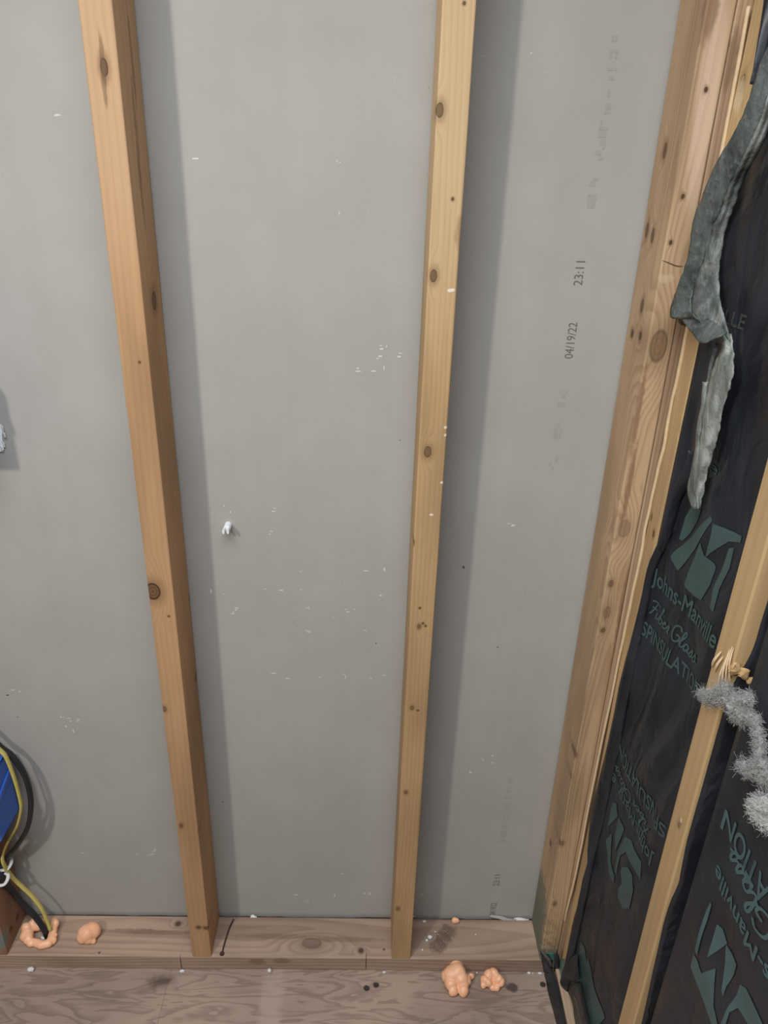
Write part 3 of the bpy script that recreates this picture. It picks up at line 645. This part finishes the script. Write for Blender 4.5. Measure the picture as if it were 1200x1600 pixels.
# stapled flange over the far stud's face, and the flap hanging off it
fa = [(0.7345, -0.1003, 1.1783), (0.7345, -0.0952, 1.1432), (0.7345, -0.077, 1.1045), (0.7345, -0.0755, 1.0485), (0.7345, -0.0561, 0.9827), (0.7345, -0.0548, 0.9232), (0.7345, -0.0344, 0.7666), (0.7345, -0.0363, 0.6811), (0.7345, -0.0268, 0.5331), (0.7345, -0.0189, 0.4878), (0.7345, -0.0379, 0.4238), (0.7345, -0.0568, 0.3906), (0.7345, -0.0493, 0.341), (0.7345, -0.0499, 0.2746), (0.7345, -0.0437, 0.2173), (0.7345, -0.0452, 0.1707), (0.7345, -0.0457, 0.1061), (0.7345, -0.043, 0.0733), (0.7345, -0.0378, 0.0439)]
fb = [(batt_far_x(min(-.064, p[1] - .006), p[2] - .006) - .0006, min(-.064, p[1] - .006), p[2] - .006) for p in fa]
ribbon('stapled_flange', fa, fb, M_FACING, far, nx=8, amp=.0008, bulge=.0072)
ga = [(0.7345, -0.0478, 1.6647), (0.7345, -0.0576, 1.6407), (0.7345, -0.0612, 1.6173), (0.7345, -0.0647, 1.5965), (0.7345, -0.0626, 1.5806)]
gb = [(batt_far_x(-.068, p[2]) - .0006, -.068, p[2]) for p in ga]
ribbon('stapled_flange', ga, gb, M_FACING, far, nx=8, bulge=.0072)
# near batt flange lining the stud's side
ha = [(0.7445, -0.3128, 1.1463), (0.7475, -0.3128, 1.1185), (0.7474, -0.3128, 1.0634), (0.7458, -0.3128, 1.0176), (0.7413, -0.3128, 0.9687), (0.7386, -0.3128, 0.9451), (0.738, -0.3128, 0.9077), (0.7383, -0.3128, 0.8102), (0.7399, -0.3128, 0.7368), (0.7442, -0.3128, 0.675), (0.7447, -0.3128, 0.6511), (0.7396, -0.3128, 0.5803), (0.7496, -0.3128, 0.358), (0.7497, -0.3128, 0.2628)]
hb = [(.776, -.322, p[2]) for p in ha]
ha = [(max(p[0], .7405) + (.007 if p[2] > 1.012 else 0), p[1] - .0006, p[2]) for p in ha]
ribbon('stapled_flange', ha, hb, M_FACING, near, amp=.0006)

def film(name='torn_grey_green_film', c0=(.075, .092, .086, 1), c1=(.25, .262, .24, 1)):
    n = NT(name); co = n.new('ShaderNodeTexCoord').outputs['Object']
    a = n.noise(n.vec('MULTIPLY', co, (22, 22, 9)), 1, 5, .65, 1.2); b = n.noise(co, 160, 3)
    col = n.mix(n.ramp01(a, .36, .66), c0, c1)  # paler tones put the light on the folds into the colour
    col = n.mix(n.math('MULTIPLY', n.ramp01(b, .5, .8), .3), col, (.34, .34, .31, 1))
    n.bump(n.math('ADD', n.math('MULTIPLY', a, 3), b), .5, .003)
    return n.done(col, .5, .4)
M_FILM = film()
M_FILMD = film('dark_green_film', (.050, .064, .060, 1), (.125, .145, .134, 1))
M_FILML = film('pale_grey_film', (.13, .145, .13, 1), (.34, .355, .325, 1))
LA = [(0.711, -0.135, 1.6081), (0.711, -0.1228, 1.5876), (0.711, -0.1116, 1.5542), (0.711, -0.0938, 1.5298), (0.711, -0.063, 1.4997), (0.711, -0.0447, 1.4657), (0.711, -0.0331, 1.444), (0.711, -0.0363, 1.4155), (0.711, -0.0358, 1.3897), (0.711, -0.0234, 1.3652), (0.711, -0.0146, 1.3403), (0.711, -0.0232, 1.3243), (0.711, -0.0609, 1.3392), (0.711, -0.0843, 1.3412)]
LB = [(0.721, -0.1363, 1.5812), (0.721, -0.1332, 1.5563), (0.721, -0.1218, 1.5295), (0.721, -0.106, 1.5054), (0.721, -0.0894, 1.4823), (0.721, -0.0796, 1.4596), (0.721, -0.0699, 1.4413), (0.721, -0.0623, 1.4177), (0.721, -0.0581, 1.3935), (0.721, -0.0497, 1.3687), (0.721, -0.0493, 1.3466), (0.721, -0.0639, 1.3347), (0.721, -0.0806, 1.3333), (0.721, -0.0975, 1.3306)]
RB = [(0.7325, -0.1302, 1.5653), (0.7325, -0.126, 1.5397), (0.7325, -0.1143, 1.5131), (0.7325, -0.097, 1.4944), (0.7325, -0.0883, 1.4748), (0.7325, -0.0824, 1.4581), (0.7325, -0.0753, 1.4393), (0.7325, -0.0741, 1.4185), (0.7325, -0.0797, 1.3979), (0.7325, -0.087, 1.3774), (0.7325, -0.1063, 1.3546), (0.7325, -0.1235, 1.3419), (0.7325, -0.1349, 1.3334), (0.7325, -0.1461, 1.325)]
ribbon('torn_facing_flap', LA, LB, M_FILMD, far, nx=10, thick=.0015, amp=.004, fq=75, dirv=(-.5, -.85, 0), bulge=.003, fold=.002, jag=.0016)
ribbon('torn_facing_flap', LB, RB, M_FILM, far, nx=10, thick=.0015, amp=.007, fq=60, dirv=(-.5, -.85, 0), bulge=.004, fold=.003, jag=.002)
ribbon('torn_facing_flap', [(0.714, -0.0485, 1.3277), (0.714, -0.0661, 1.3226), (0.714, -0.0863, 1.3191), (0.714, -0.1091, 1.3134), (0.714, -0.1299, 1.3166), (0.714, -0.1424, 1.3237)], [(0.724, -0.0564, 1.3379), (0.724, -0.0821, 1.3382), (0.724, -0.1048, 1.3381), (0.724, -0.1234, 1.3373), (0.724, -0.1381, 1.336), (0.724, -0.1531, 1.3334)], M_FILMD, far, nx=8, thick=.0015, amp=.004, fq=70, dirv=(-.5, -.85, 0), bulge=.005)
TA = [(0.731, -0.1162, 1.3258), (0.731, -0.1328, 1.3148), (0.731, -0.126, 1.2939), (0.731, -0.1201, 1.2702), (0.731, -0.121, 1.247), (0.731, -0.1219, 1.2273), (0.731, -0.1282, 1.1969), (0.731, -0.1328, 1.1695), (0.731, -0.1373, 1.1458), (0.731, -0.1611, 1.1281)]
TB = [(0.735, -0.1412, 1.3298), (0.735, -0.1538, 1.3154), (0.735, -0.1627, 1.3017), (0.735, -0.1663, 1.2793), (0.735, -0.1607, 1.2477), (0.735, -0.1643, 1.2242), (0.735, -0.163, 1.1993), (0.735, -0.1585, 1.1691), (0.735, -0.1606, 1.1433), (0.735, -0.1634, 1.1233)]
ribbon('torn_facing_tail', TA, TB, M_FILML, far, nx=9, thick=.0012, amp=.004, fq=80, dirv=(-.5, -.85, 0), bulge=.005, fold=.003, jag=.003)
ribbon('torn_facing_tail', [(0.73, -0.1059, 1.2655), (0.73, -0.115, 1.2411), (0.73, -0.1159, 1.2172), (0.73, -0.124, 1.187), (0.73, -0.1268, 1.1586), (0.73, -0.1279, 1.1331), (0.73, -0.1475, 1.1201)], [(0.733, -0.1161, 1.2684), (0.733, -0.1219, 1.2433), (0.733, -0.1246, 1.2202), (0.733, -0.1326, 1.1903), (0.733, -0.139, 1.1636), (0.733, -0.1468, 1.1414), (0.733, -0.1627, 1.1229)], M_FILM, far, nx=6, thick=.0012, amp=.003, fq=70, dirv=(-.5, -.85, 0), bulge=.004)
ribbon('torn_facing_tail', [(0.732, -0.1112, 1.3137), (0.732, -0.1119, 1.295), (0.732, -0.1128, 1.2721), (0.732, -0.1152, 1.2532)], [(0.734, -0.1186, 1.3146), (0.734, -0.1165, 1.2946), (0.734, -0.1158, 1.2714), (0.734, -0.1153, 1.2509)], M_FILMD, far, nx=4, thick=.001, amp=.002, bulge=.002)

# black strip of vapour film hanging over the plate, and film crumpled under the studs
wa = [(0.7245, 0.0736, -0.0391), (0.7245, 0.0502, -0.0426)]
sA_ = [(x, y, .0012) for x, y, z in [(0.7119, 0.0005, 0.001), (0.7129, -0.0075, 0.001), (0.7131, -0.0438, 0.001), (0.7151, -0.0761, 0.001), (0.7164, -0.1049, 0.001), (0.7187, -0.1595, 0.001)]]
sB_ = [(x - .0012, y, .0386) for x, y, z in [(0.7195, -0.0159, 0.038), (0.7231, -0.0276, 0.038), (0.7269, -0.0469, 0.038), (0.7262, -0.0805, 0.038), (0.7241, -0.1266, 0.038), (0.7254, -0.1799, 0.038)]]
tipA = [(0.6967, -0.0015, 0.0696)]; tipB = [(0.7029, -0.002, 0.0606)]
strip = ribbon('film_strip', tipA + sA_, tipB + sB_, M_FACING, None, nx=4, thick=.0008, amp=.001, fq=40)
tag(strip, 'black film strip draped over the edge of the outer bottom plate', 'film')
M_TEALTAPE = plain('teal_film', (.07, .20, .175, 1), .4, .5, .3, 80, .3)
ribbon('teal_film_fold', [(0.7074, -0.003, 0.0641), (0.7163, -0.003, 0.0544), (0.7259, -0.003, 0.0407)], [(0.7267, -0.003, 0.0644), (0.7282, -0.003, 0.0526), (0.7287, -0.003, 0.0387)], M_TEALTAPE, strip, nx=3, thick=.0008, amp=.001)
ribbon('film_fold', [(0.6981, -0.006, 0.0723), (0.7084, -0.006, 0.0508), (0.7194, -0.006, 0.0251)], [(0.7078, -0.006, 0.0665), (0.7192, -0.006, 0.047), (0.7274, -0.006, 0.0232)], plain('grey_film', (.16, .15, .14, 1), .35, .5, .3, 60, .3), strip, nx=3, thick=.0008, amp=.001)
ribbon('film_fold', [(0.7233, -0.018, 0.0959), (0.7221, -0.018, 0.0648), (0.7238, -0.018, 0.0412), (0.7308, -0.018, 0.0174)], [(0.725, -0.018, 0.0921), (0.7341, -0.018, 0.0611), (0.7354, -0.018, 0.0414), (0.7352, -0.018, 0.0134)], M_FACING, strip, nx=3, thick=.0008, amp=.001)
ribbon('teal_film_fold', [(0.7355, -0.0153, 0.065), (0.7355, -0.0135, 0.0386), (0.7355, -0.0128, 0.0095), (0.7355, -0.0172, 0.0021)], [(0.7355, -0.0463, 0.107), (0.7355, -0.0406, 0.0794), (0.7355, -0.0343, 0.0424), (0.7355, -0.0361, 0.0294)], plain('pale_teal_film', (.14, .22, .17, 1), .45, .4, .3, 60, .3), strip, nx=3, thick=.0008, amp=.0006)
# facing tucked under the foot of the far batt
ribbon('loose_facing_edge', [(0.7335, -0.0509, 0.1138), (0.7335, -0.0424, 0.0724), (0.7335, -0.0414, 0.0356)], [(0.735, -0.0883, 0.1874), (0.735, -0.0995, 0.1679), (0.735, -0.1138, 0.1514)], M_FACING, far, nx=4, thick=.001, amp=.0015)
ribbon('loose_facing_edge', [(0.737, -0.0809, 0.0816), (0.737, -0.1078, 0.088), (0.737, -0.1342, 0.0932), (0.737, -0.1595, 0.0904)], [(0.738, -0.1109, 0.1434), (0.738, -0.143, 0.1446), (0.738, -0.1632, 0.141), (0.738, -0.1894, 0.1412)], M_FACING, far, nx=4, thick=.001, amp=.0025, bulge=.002)

# ------------------------------------------------------------------ loose mineral-wool tufts
def fuzz_mat(name, c):
    n = NT(name); co = n.new('ShaderNodeTexCoord').outputs['Object']
    col = n.mix(n.noise(co, 140, 3), [x * .75 for x in c[:3]] + [1], c)
    n.b.inputs['Subsurface Weight'].default_value = .2; n.b.inputs['Subsurface Radius'].default_value = (.01, .01, .01)
    return n.done(col, .9, .1)
M_FUZZ = fuzz_mat('grey_white_glass_wool', (.40, .395, .375, 1)); M_FUZZ2 = fuzz_mat('pale_glass_wool', (.56, .56, .53, 1))
def tuft(blobs, label, m, strands=900, seed=1, length=.011):
    strands *= 4
    r = random.Random(seed); c0 = Vector(blobs[0][0])
    root = empty('insulation_tuft', c0); tag(root, label, 'insulation tuft', 'loose tufts of glass wool')
    bm = bmesh.new()
    for (p, s) in blobs:
        g = bmesh.ops.create_icosphere(bm, subdivisions=4, radius=1)
        for v in g['verts']:
            q = v.co.copy(); k = .72 + .5 * noise.noise(q * 1.6 + Vector((seed, 0, 0))) + .4 * noise.noise(q * 4 + Vector((0, seed, 0))) + .25 * noise.noise(q * 9); k *= .72
            v.co = Vector(p) + Vector((q.x * s[0], q.y * s[1], q.z * s[2])) * k
    mesh_obj('wool_core', bm, m, root, smooth=True)
    bm = bmesh.new()
    for _ in range(strands):
        p, s = r.choice(blobs)
        d = Vector((r.gauss(0, 1), r.gauss(0, 1), r.gauss(0, 1))).normalized()
        q = Vector(p) + Vector((d.x * s[0], d.y * s[1], d.z * s[2])) * r.uniform(.3, 1.0)
        v = (d * .6 + Vector((r.gauss(0, 1), r.gauss(0, 1), r.gauss(0, 1)))).normalized(); w = v.orthogonal().normalized() * .00011
        L = length * r.uniform(.3, 1.0); prev = None; cur = q
        for k in range(4):
            e = (bm.verts.new(cur - w), bm.verts.new(cur + w))
            if prev: bm.faces.new((prev[0], prev[1], e[1], e[0]))
            prev = e; v = (v + Vector((r.gauss(0, .7), r.gauss(0, .7), r.gauss(0, .7)))).normalized(); cur = cur + v * L / 3
    tag(mesh_obj('wool_fibres', bm, m, root), kind='stuff')
    return root
def blobs(pts, sizes): return [(p, s if isinstance(s, tuple) else (s, s, s)) for p, s in zip(pts, sizes)]
tuft(blobs([(0.733, -0.284, 0.9362), (0.733, -0.299, 0.9464), (0.733, -0.3094, 0.9603), (0.733, -0.3189, 0.9716)], [(.004, .012, .008), (.004, .013, .009), (.005, .012, .011), (.006, .013, .014)]), 'grey wisp of glass wool wrapped across the tan stud', M_FUZZ, 700, 3, .014)
tuft(blobs([(0.738, -0.3234, 0.9664), (0.738, -0.3365, 0.9665), (0.738, -0.3506, 0.973), (0.738, -0.3562, 0.9914), (0.738, -0.3597, 0.9703), (0.738, -0.345, 0.9596), (0.738, -0.3664, 0.9777)], [.013, .013, .011, .010, .010, .008, .008]), 'ragged clump of glass wool hanging just right of the splintered stud', M_FUZZ, 1500, 5)
tuft(blobs([(0.738, -0.3786, 0.9797), (0.738, -0.3868, 0.9725), (0.738, -0.3933, 0.9656), (0.738, -0.3987, 0.9578)], [(.006, .006, .011)] * 4), 'thin strand of glass wool trailing down the near batt', M_FUZZ, 450, 8, .009)
tuft(blobs([(0.738, -0.3842, 0.9239), (0.738, -0.3937, 0.926), (0.738, -0.4025, 0.9398), (0.738, -0.4067, 0.9508), (0.738, -0.42, 0.9414), (0.738, -0.4271, 0.9536)], [.010, .008, .009, .008, .010, .010]), 'middle tuft of glass wool on the near batt', M_FUZZ, 900, 9)
tuft(blobs([(0.737, -0.4217, 0.9047), (0.737, -0.429, 0.9177), (0.737, -0.4367, 0.9083), (0.737, -0.4477, 0.9133), (0.737, -0.4464, 0.9309)], [.010, .012, .013, .014, .014]), 'lowest tuft of glass wool, largest, at the right edge', M_FUZZ2, 1100, 12)

# ------------------------------------------------------------------ expanding-foam lumps
def foam_mat():
    n = NT('peach_foam'); co = n.new('ShaderNodeTexCoord').outputs['Object']
    f = n.noise(co, 55, 3); col = n.mix(f, (.93, .43, .23, 1), (.97, .59, .37, 1))
    n.bump(n.noise(co, 120, 2), .15, .002)
    n.b.inputs['Subsurface Weight'].default_value = .15; n.b.inputs['Subsurface Radius'].default_value = (.012, .005, .003)
    return n.done(col, .38, .45)
M_FOAM = foam_mat()
def foam(items, label, vox=.0010, smooth=4, rope=False, extra=()):
    if rope:
        out = []
        for (p, a), (q, b) in zip(items, items[1:]):
            out += [tuple([tuple(Vector(p).lerp(Vector(q), k / 5)), a + (b - a) * k / 5]) for k in range(5)]
        items = out + [items[-1]] + list(extra)
    bm = bmesh.new(); base = Vector(items[0][0]); zmin = min(p[2] for p, s in items)
    for p, s in items:
        s = s if isinstance(s, tuple) else (s, s, s)
        g = bmesh.ops.create_icosphere(bm, subdivisions=3, radius=1)
        for v in g['verts']: v.co = Vector(p) + Vector((v.co.x * s[0], v.co.y * s[1], v.co.z * s[2]))
    for v in bm.verts: v.co += Vector(noise.noise_vector(v.co * 55)) * .0024
    o = mesh_obj('foam_lump', bm, M_FOAM, smooth=True)
    m = o.modifiers.new('r', 'REMESH'); m.mode = 'VOXEL'; m.voxel_size = vox; m.use_smooth_shade = True
    m = o.modifiers.new('s', 'SMOOTH'); m.factor = .5; m.iterations = smooth
    dg = bpy.context.evaluated_depsgraph_get(); me = bpy.data.meshes.new_from_object(o.evaluated_get(dg))
    o.modifiers.clear(); o.data = me
    for p in me.polygons: p.use_smooth = True
    return tag(o, label, 'foam', 'cured lumps of peach expanding foam')
def lift(pts, dz): return [(p[0], p[1], p[2] + d) for p, d in zip(pts, dz)]
FZ, PZ = .0, .038
# big lump on the floor
p = lift([(0.5224, -0.019, -0), (0.533, -0.0163, -0), (0.5185, -0.0333, -0), (0.5317, -0.0031, -0), (0.5414, -0.0356, -0), (0.5384, -0.0267, -0), (0.5224, -0.046, -0), (0.5428, -0.0458, -0), (0.56, -0.0187, -0), (0.5488, -0.0266, -0), (0.5132, -0.0204, -0)], [.018, .020, .013, .017, .012, .018, .010, .009, .012, .014, .014])
foam(list(zip(p, [.0185, .0185, .014, .016, .013, .015, (.010, .010, .010), .0105, (.007, .004, .007), .011, .013])), 'largest foam lump, on the floor in front of the plate')
p = lift([(0.5877, -0.0249, -0), (0.5967, -0.0157, -0), (0.6062, -0.013, -0), (0.6136, -0.0247, -0), (0.6195, -0.0286, -0), (0.6029, -0.0364, -0), (0.5843, -0.0314, -0), (0.6106, -0.0363, -0), (0.5947, -0.0301, -0)], [.011, .015, .015, .013, .010, .007, .007, .007, .012])
foam(list(zip(p, [(.0105, .009, .011), .0105, .0105, .0105, .0095, .0075, .0075, .0075, .0085])), 'knobbly folded foam lump on the floor, right of the largest one')
p = lift([(-0.2185, 0.0358, 0.038), (-0.2114, 0.0415, 0.038), (-0.2253, 0.033, 0.038), (-0.2063, 0.0458, 0.038), (-0.2136, 0.029, 0.038), (-0.2054, 0.0277, 0.038)], [.017, .016, .013, .013, .010, .006])
foam(list(zip(p, [.0185, .0175, .0140, .013, .0115, .007])), 'smooth rounded foam lump alone on the plate at the left')
p = [(0.5352, 0.08, 0.0456), (0.5379, 0.08, 0.0457)]
foam(list(zip(p, [(.0075, .0055, .0075), (.0065, .005, .007)])), 'tiny pale foam bead squeezed out under the drywall')
p = lift([(-0.3223, 0.053, 0.038), (-0.3338, 0.0557, 0.038), (-0.3414, 0.0485, 0.038), (-0.3412, 0.0387, 0.038), (-0.3341, 0.0277, 0.038), (-0.3268, 0.0223, 0.038), (-0.3186, 0.0211, 0.038), (-0.3042, 0.0171, 0.038), (-0.2907, 0.0186, 0.038), (-0.288, 0.0282, 0.038), (-0.2902, 0.0407, 0.038), (-0.2919, 0.0519, 0.038), (-0.2925, 0.0604, 0.038)], [.014, .015, .013, .011, .010, .008, .008, .008, .009, .010, .012, .015, .018])
foam(list(zip(p, [.009, .012, .0115, .0115, .0105, .0075, .0075, .0078, .0085, .0088, .0082, .0078, .0075])), 'foam collar curled round the cables where they enter the plate', rope=True,
     extra=list(zip(lift([(-0.3441, 0.0457, 0.038), (-0.3324, 0.0586, 0.038), (-0.3201, 0.0573, 0.038), (-0.3428, 0.0332, 0.038), (-0.3269, 0.0196, 0.038), (-0.2904, 0.0548, 0.038), (-0.2844, 0.0255, 0.038), (-0.2842, 0.0352, 0.038)], [.018, .019, .017, .011, .008, .019, .009, .012]), [.011, .010, .009, .010, .0075, .009, .0075, .006])))

# ------------------------------------------------------------------ white drywall anchor poking through the wall
an = [(0.1094, 0.0924, 0.96)][0]
root = empty('drywall_anchor', (an[0], yf, an[2])); tag(root, 'white plastic anchor tip poking out of the drywall', 'anchor')
M_ANCH = plain('white_plastic', (.84, .87, .90, 1), .4, .5, .05)
Lg = .026
bm = tube_bm([Vector((an[0], yf + .004, an[2])), Vector((an[0], yf - .008, an[2] + .0004)), Vector((an[0] + .0002, yf - .015, an[2] + .0006))], .0056, n=14, side=(1, 0, 0))
mesh_obj('anchor_body', bm, M_ANCH, root, smooth=False)
for s in (-1, 1):
    bm = tube_bm([Vector((an[0] + s * .0032, yf - .0145, an[2] + .0006)), Vector((an[0] + s * .0036, yf - .020, an[2] + .0006)), Vector((an[0] + s * .0034, yf - Lg, an[2] + .0006))], 0.0019, .0042, 8, side=(1, 0, 0))
    mesh_obj('anchor_prong', bm, M_ANCH, root)

# ------------------------------------------------------------------ blue electrical box, cables, staples
def blue_box(x0, x1, y0, y1, z0, z1, label, extra=True):
    root = empty('electrical_box', ((x0 + x1) / 2, (y0 + y1) / 2, z0)); tag(root, label, 'electrical box')
    m = plain('blue_plastic', (.045, .15, .62, 1), .35, .5, .12, 40)
    t = .0025; bm = bmesh.new()
    # open-fronted shell
    for a in ((x0, x1, y1 - t, y1, z0, z1), (x0, x0 + t, y0, y1, z0, z1), (x1 - t, x1, y0, y1, z0, z1), (x0, x1, y0, y1, z0, z0 + t), (x0, x1, y0, y1, z1 - t, z1)):
        box_bm(*a, .0006, bm, 1)
    mesh_obj('box_shell', bm, m, root)
    for k in range(1, 2):                               # stiffening rib on the side
        zc = z0 + (z1 - z0) * (.3 + .28 * k)
        bm = bmesh.new()
        for (ya, za, yb, zb) in ((y0, zc - .012, y1 - .004, zc + .014),):
            tb = .011
            vs_ = [bm.verts.new(q) for q in ((x1, ya, za), (x1, yb, zb), (x1, yb, zb + tb), (x1, ya, za + tb), (x1 + .003, ya, za), (x1 + .003, yb, zb), (x1 + .003, yb, zb + tb), (x1 + .003, ya, za + tb))]
            for f in ((0, 1, 2, 3), (7, 6, 5, 4), (0, 4, 5, 1), (1, 5, 6, 2), (2, 6, 7, 3), (3, 7, 4, 0)): bm.faces.new([vs_[i] for i in f])
        mesh_obj('side_rib', bm, m, root)
    for s in (z0 + .006, z1 - .008):                    # nail lugs
        mesh_obj('nail_lug', box_bm(x0 + .004, x0 + .012, y0 + .02, y0 + .06, s, s + .004, .0008), m, root)
    mesh_obj('cable_clamp', box_bm(x1 - .022, x1 - .008, y0 + .05, y0 + .056, z1 - .012, z1 - .0026, .0008), plain('pale_blue_clamp', (.20, .32, .60, 1), .35, .5), root)
    return root
bx = [(-0.2825, 0.035, 0.5012), (-0.3289, 0.035, 0.3385)]
blue_box(-.3648, -.313, -.010, .066, bx[1][2] + .026, bx[0][2], 'blue plastic electrical box low on the stud at the left edge')

M_BLACK = plain('black_cable_jacket', (.020, .020, .022, 1), .42, .45, .3, 80, .1)
M_YEL = plain('yellow_cable_jacket', (.56, .47, .13, 1), .45, .4, .15, 60)
bp = [(-0.3546, 0.064, 0.5744), (-0.3343, 0.062, 0.5476), (-0.3179, 0.06, 0.5217), (-0.2982, 0.058, 0.5), (-0.2829, 0.055, 0.462), (-0.2775, 0.05, 0.4203), (-0.2798, 0.043, 0.3829), (-0.2928, 0.04, 0.3402), (-0.3215, 0.043, 0.2927)]
bp2 = [(-0.3608, 0.0545, 0.2369), (-0.3608, 0.0411, 0.2248), (-0.3608, 0.0361, 0.2061)]; bp3 = [(-0.3631, 0.056, 0.1593), (-0.3487, 0.055, 0.1235), (-0.3283, 0.05, 0.0963), (-0.3139, 0.044, 0.0759), (-0.3033, 0.038, 0.0553)]
path = catmull(bp + bp2 + bp3, 7); path[-1].z = min(path[-1].z, .04)
cab = mesh_obj('electrical_cable', tube_bm(path, .0068, .0046, 12, side=(0, 1, 0)), M_BLACK, smooth=True)
tag(cab, 'thick black cable looping past the blue box into the plate', 'cable', 'cables stapled to the left stud')
yp = [(-0.3457, 0.045, 0.574), (-0.3263, 0.045, 0.5484), (-0.3094, 0.044, 0.5292), (-0.3008, 0.043, 0.5126), (-0.294, 0.04, 0.4735), (-0.2897, 0.036, 0.4298), (-0.2902, 0.033, 0.3998), (-0.3046, 0.033, 0.3576), (-0.3287, 0.036, 0.3158)]
yp2 = [(-0.3525, 0.0482, 0.2671), (-0.3525, 0.0392, 0.2519)]; yp3 = [(-0.3491, 0.048, 0.2041), (-0.3364, 0.05, 0.1746), (-0.3194, 0.049, 0.1467), (-0.3054, 0.046, 0.1172), (-0.2966, 0.041, 0.088), (-0.2905, 0.036, 0.066)]
path = catmull(yp + yp2 + yp3, 7)
yc = mesh_obj('electrical_cable', tube_bm(path, .0048, .0028, 12, side=(0, 1, 0)), M_YEL, smooth=True)
tag(yc, 'yellow cable looping inside the black one into the foam', 'cable', 'cables stapled to the left stud')
M_STAPLE = plain('white_cable_staple', (.70, .70, .68, 1), .45, .4, .1)
for (c, lab) in zip([(-0.358, 0.052, 0.2328), (-0.358, 0.0311, 0.216)], ('upper white cable staple over the yellow cable', 'lower white cable staple over the black cable')):
    rt = empty('cable_staple', c); tag(rt, lab, 'staple', 'white cable staples on the left stud')
    x, y, z = c
    arc = [Vector((-.366, y - .011, z - .004)), Vector((-.352, y - .010, z - .003)), Vector((-.3478, y - .004, z - .001)), Vector((-.3475, y + .004, z + .002)), Vector((-.352, y + .010, z + .004)), Vector((-.366, y + .011, z + .005))]
    mesh_obj('strap', tube_bm(catmull(arc, 4), .0022, .0036, 8, side=(0, 0, 1)), M_STAPLE, rt, smooth=True)
    for s in (-1, 1):
        mesh_obj('nail_boss', tube_bm([Vector((-.366, y + s * .0115, z + s * .004)), Vector((-.359, y + s * .0115, z + s * .004))], .0035, n=10, side=(0, 0, 1)), M_STAPLE, rt)
# second box higher up on the same stud, just outside the frame: its shadow falls into view
blue_box(-.3648, -.232, -.004, .060, 1.105, 1.215, 'blue double electrical box above, past the left edge of the photo')

# ------------------------------------------------------------------ crumbs of gypsum
def crumb(p, s, label, m=M_GYP, seed=0):
    bm = bmesh.new(); bmesh.ops.create_icosphere(bm, subdivisions=1, radius=1)
    r = random.Random(seed)
    for v in bm.verts:
        v.co = Vector((v.co.x * s[0], v.co.y * s[1], v.co.z * s[2])) * r.uniform(.65, 1.15)
    zmin = min(v.co.z for v in bm.verts)
    for v in bm.verts: v.co.z -= zmin
    o = mesh_obj('gypsum_crumb', bm, m, None, p); return tag(o, label, 'crumb', 'white crumbs of gypsum')
fl = [(-0.3228, 0.0064, -0), (-0.0219, 0.0025, -0), (0.154, 0.0028, -0), (0.3856, 0.0009, -0), (0.5749, -0.0027, -0), (0.6813, -0.0018, -0), (0.7034, -0.0029, -0), (0.6892, -0.0017, -0)]
labs = ['pale crumb on the floor at the foot of the plate, far left', 'white crumb on the floor below the orange stud', 'white crumb on the floor midway between the two studs', 'small crumb on the floor below the middle stud',
        'tiny crumb by the plate, between the two foam lumps', 'round crumb at the plate near the corner, middle one of three', 'long crumb at the plate nearest the corner', 'smallest crumb at the plate near the corner']
szs = [(.008, .006, .006), (.006, .004, .004), (.0045, .005, .006), (.004, .003, .003), (.002, .002, .002), (.0035, .0025, .003), (.006, .003, .003), (.002, .002, .002)]
for k, (p, l, s) in enumerate(zip(fl, labs, szs)): crumb((p[0], min(p[1], -.001 - s[1] * 1.2), 0.0), s, l, seed=k)
pl = [(0.4805, 0.0445, 0.038), (0.4735, 0.0388, 0.038), (0.492, 0.0575, 0.038), (0.463, 0.0179, 0.038), (0.5759, 0.0526, 0.038), (0.4707, 0.0819, 0.038), (-0.3081, 0.0335, 0.038)]
labs = ['largest white crumb on the plate right of the middle stud', 'chip beside the largest crumb on the plate', 'crumb on the plate in the stain near the drywall', 'crumb at the front of the plate by the middle stud', 'lone speck on the plate near the corner', 'flat crumb against the drywall right of the middle stud', 'grey white crumb inside the foam collar']
szs = [(.006, .005, .004), (.004, .003, .003), (.002, .002, .002), (.0025, .0025, .002), (.0025, .0015, .0015), (.005, .003, .002), (.007, .005, .004)]
for k, (p, l, s) in enumerate(zip(pl, labs, szs)): crumb((p[0], min(p[1], D - .006), p[2]), s, l, seed=20 + k)
# fine grit around the stain on the plate
bm = bmesh.new()
for k in range(90):
    c = rnd.choice([(0.5044, 0.0448, 0.038), (0.4956, 0.0335, 0.038), (0.5163, 0.0591, 0.038), (0.4854, 0.0389, 0.038)])
    x, y = c[0] + rnd.gauss(0, .014), min(max(c[1] + rnd.gauss(0, .014), .004), D - .004); s = rnd.uniform(.0004, .0013)
    g = bmesh.ops.create_icosphere(bm, subdivisions=1, radius=s)
    for v in g['verts']: v.co = v.co * rnd.uniform(.7, 1.2) + Vector((x, y, .0382 + s * .6))
tag(mesh_obj('grit', bm, plain('brown_white_grit', (.42, .36, .30, 1), .9, .1, .7, 900)), 'brown and white grit scattered on the plate right of the middle stud', 'grit', kind='stuff')
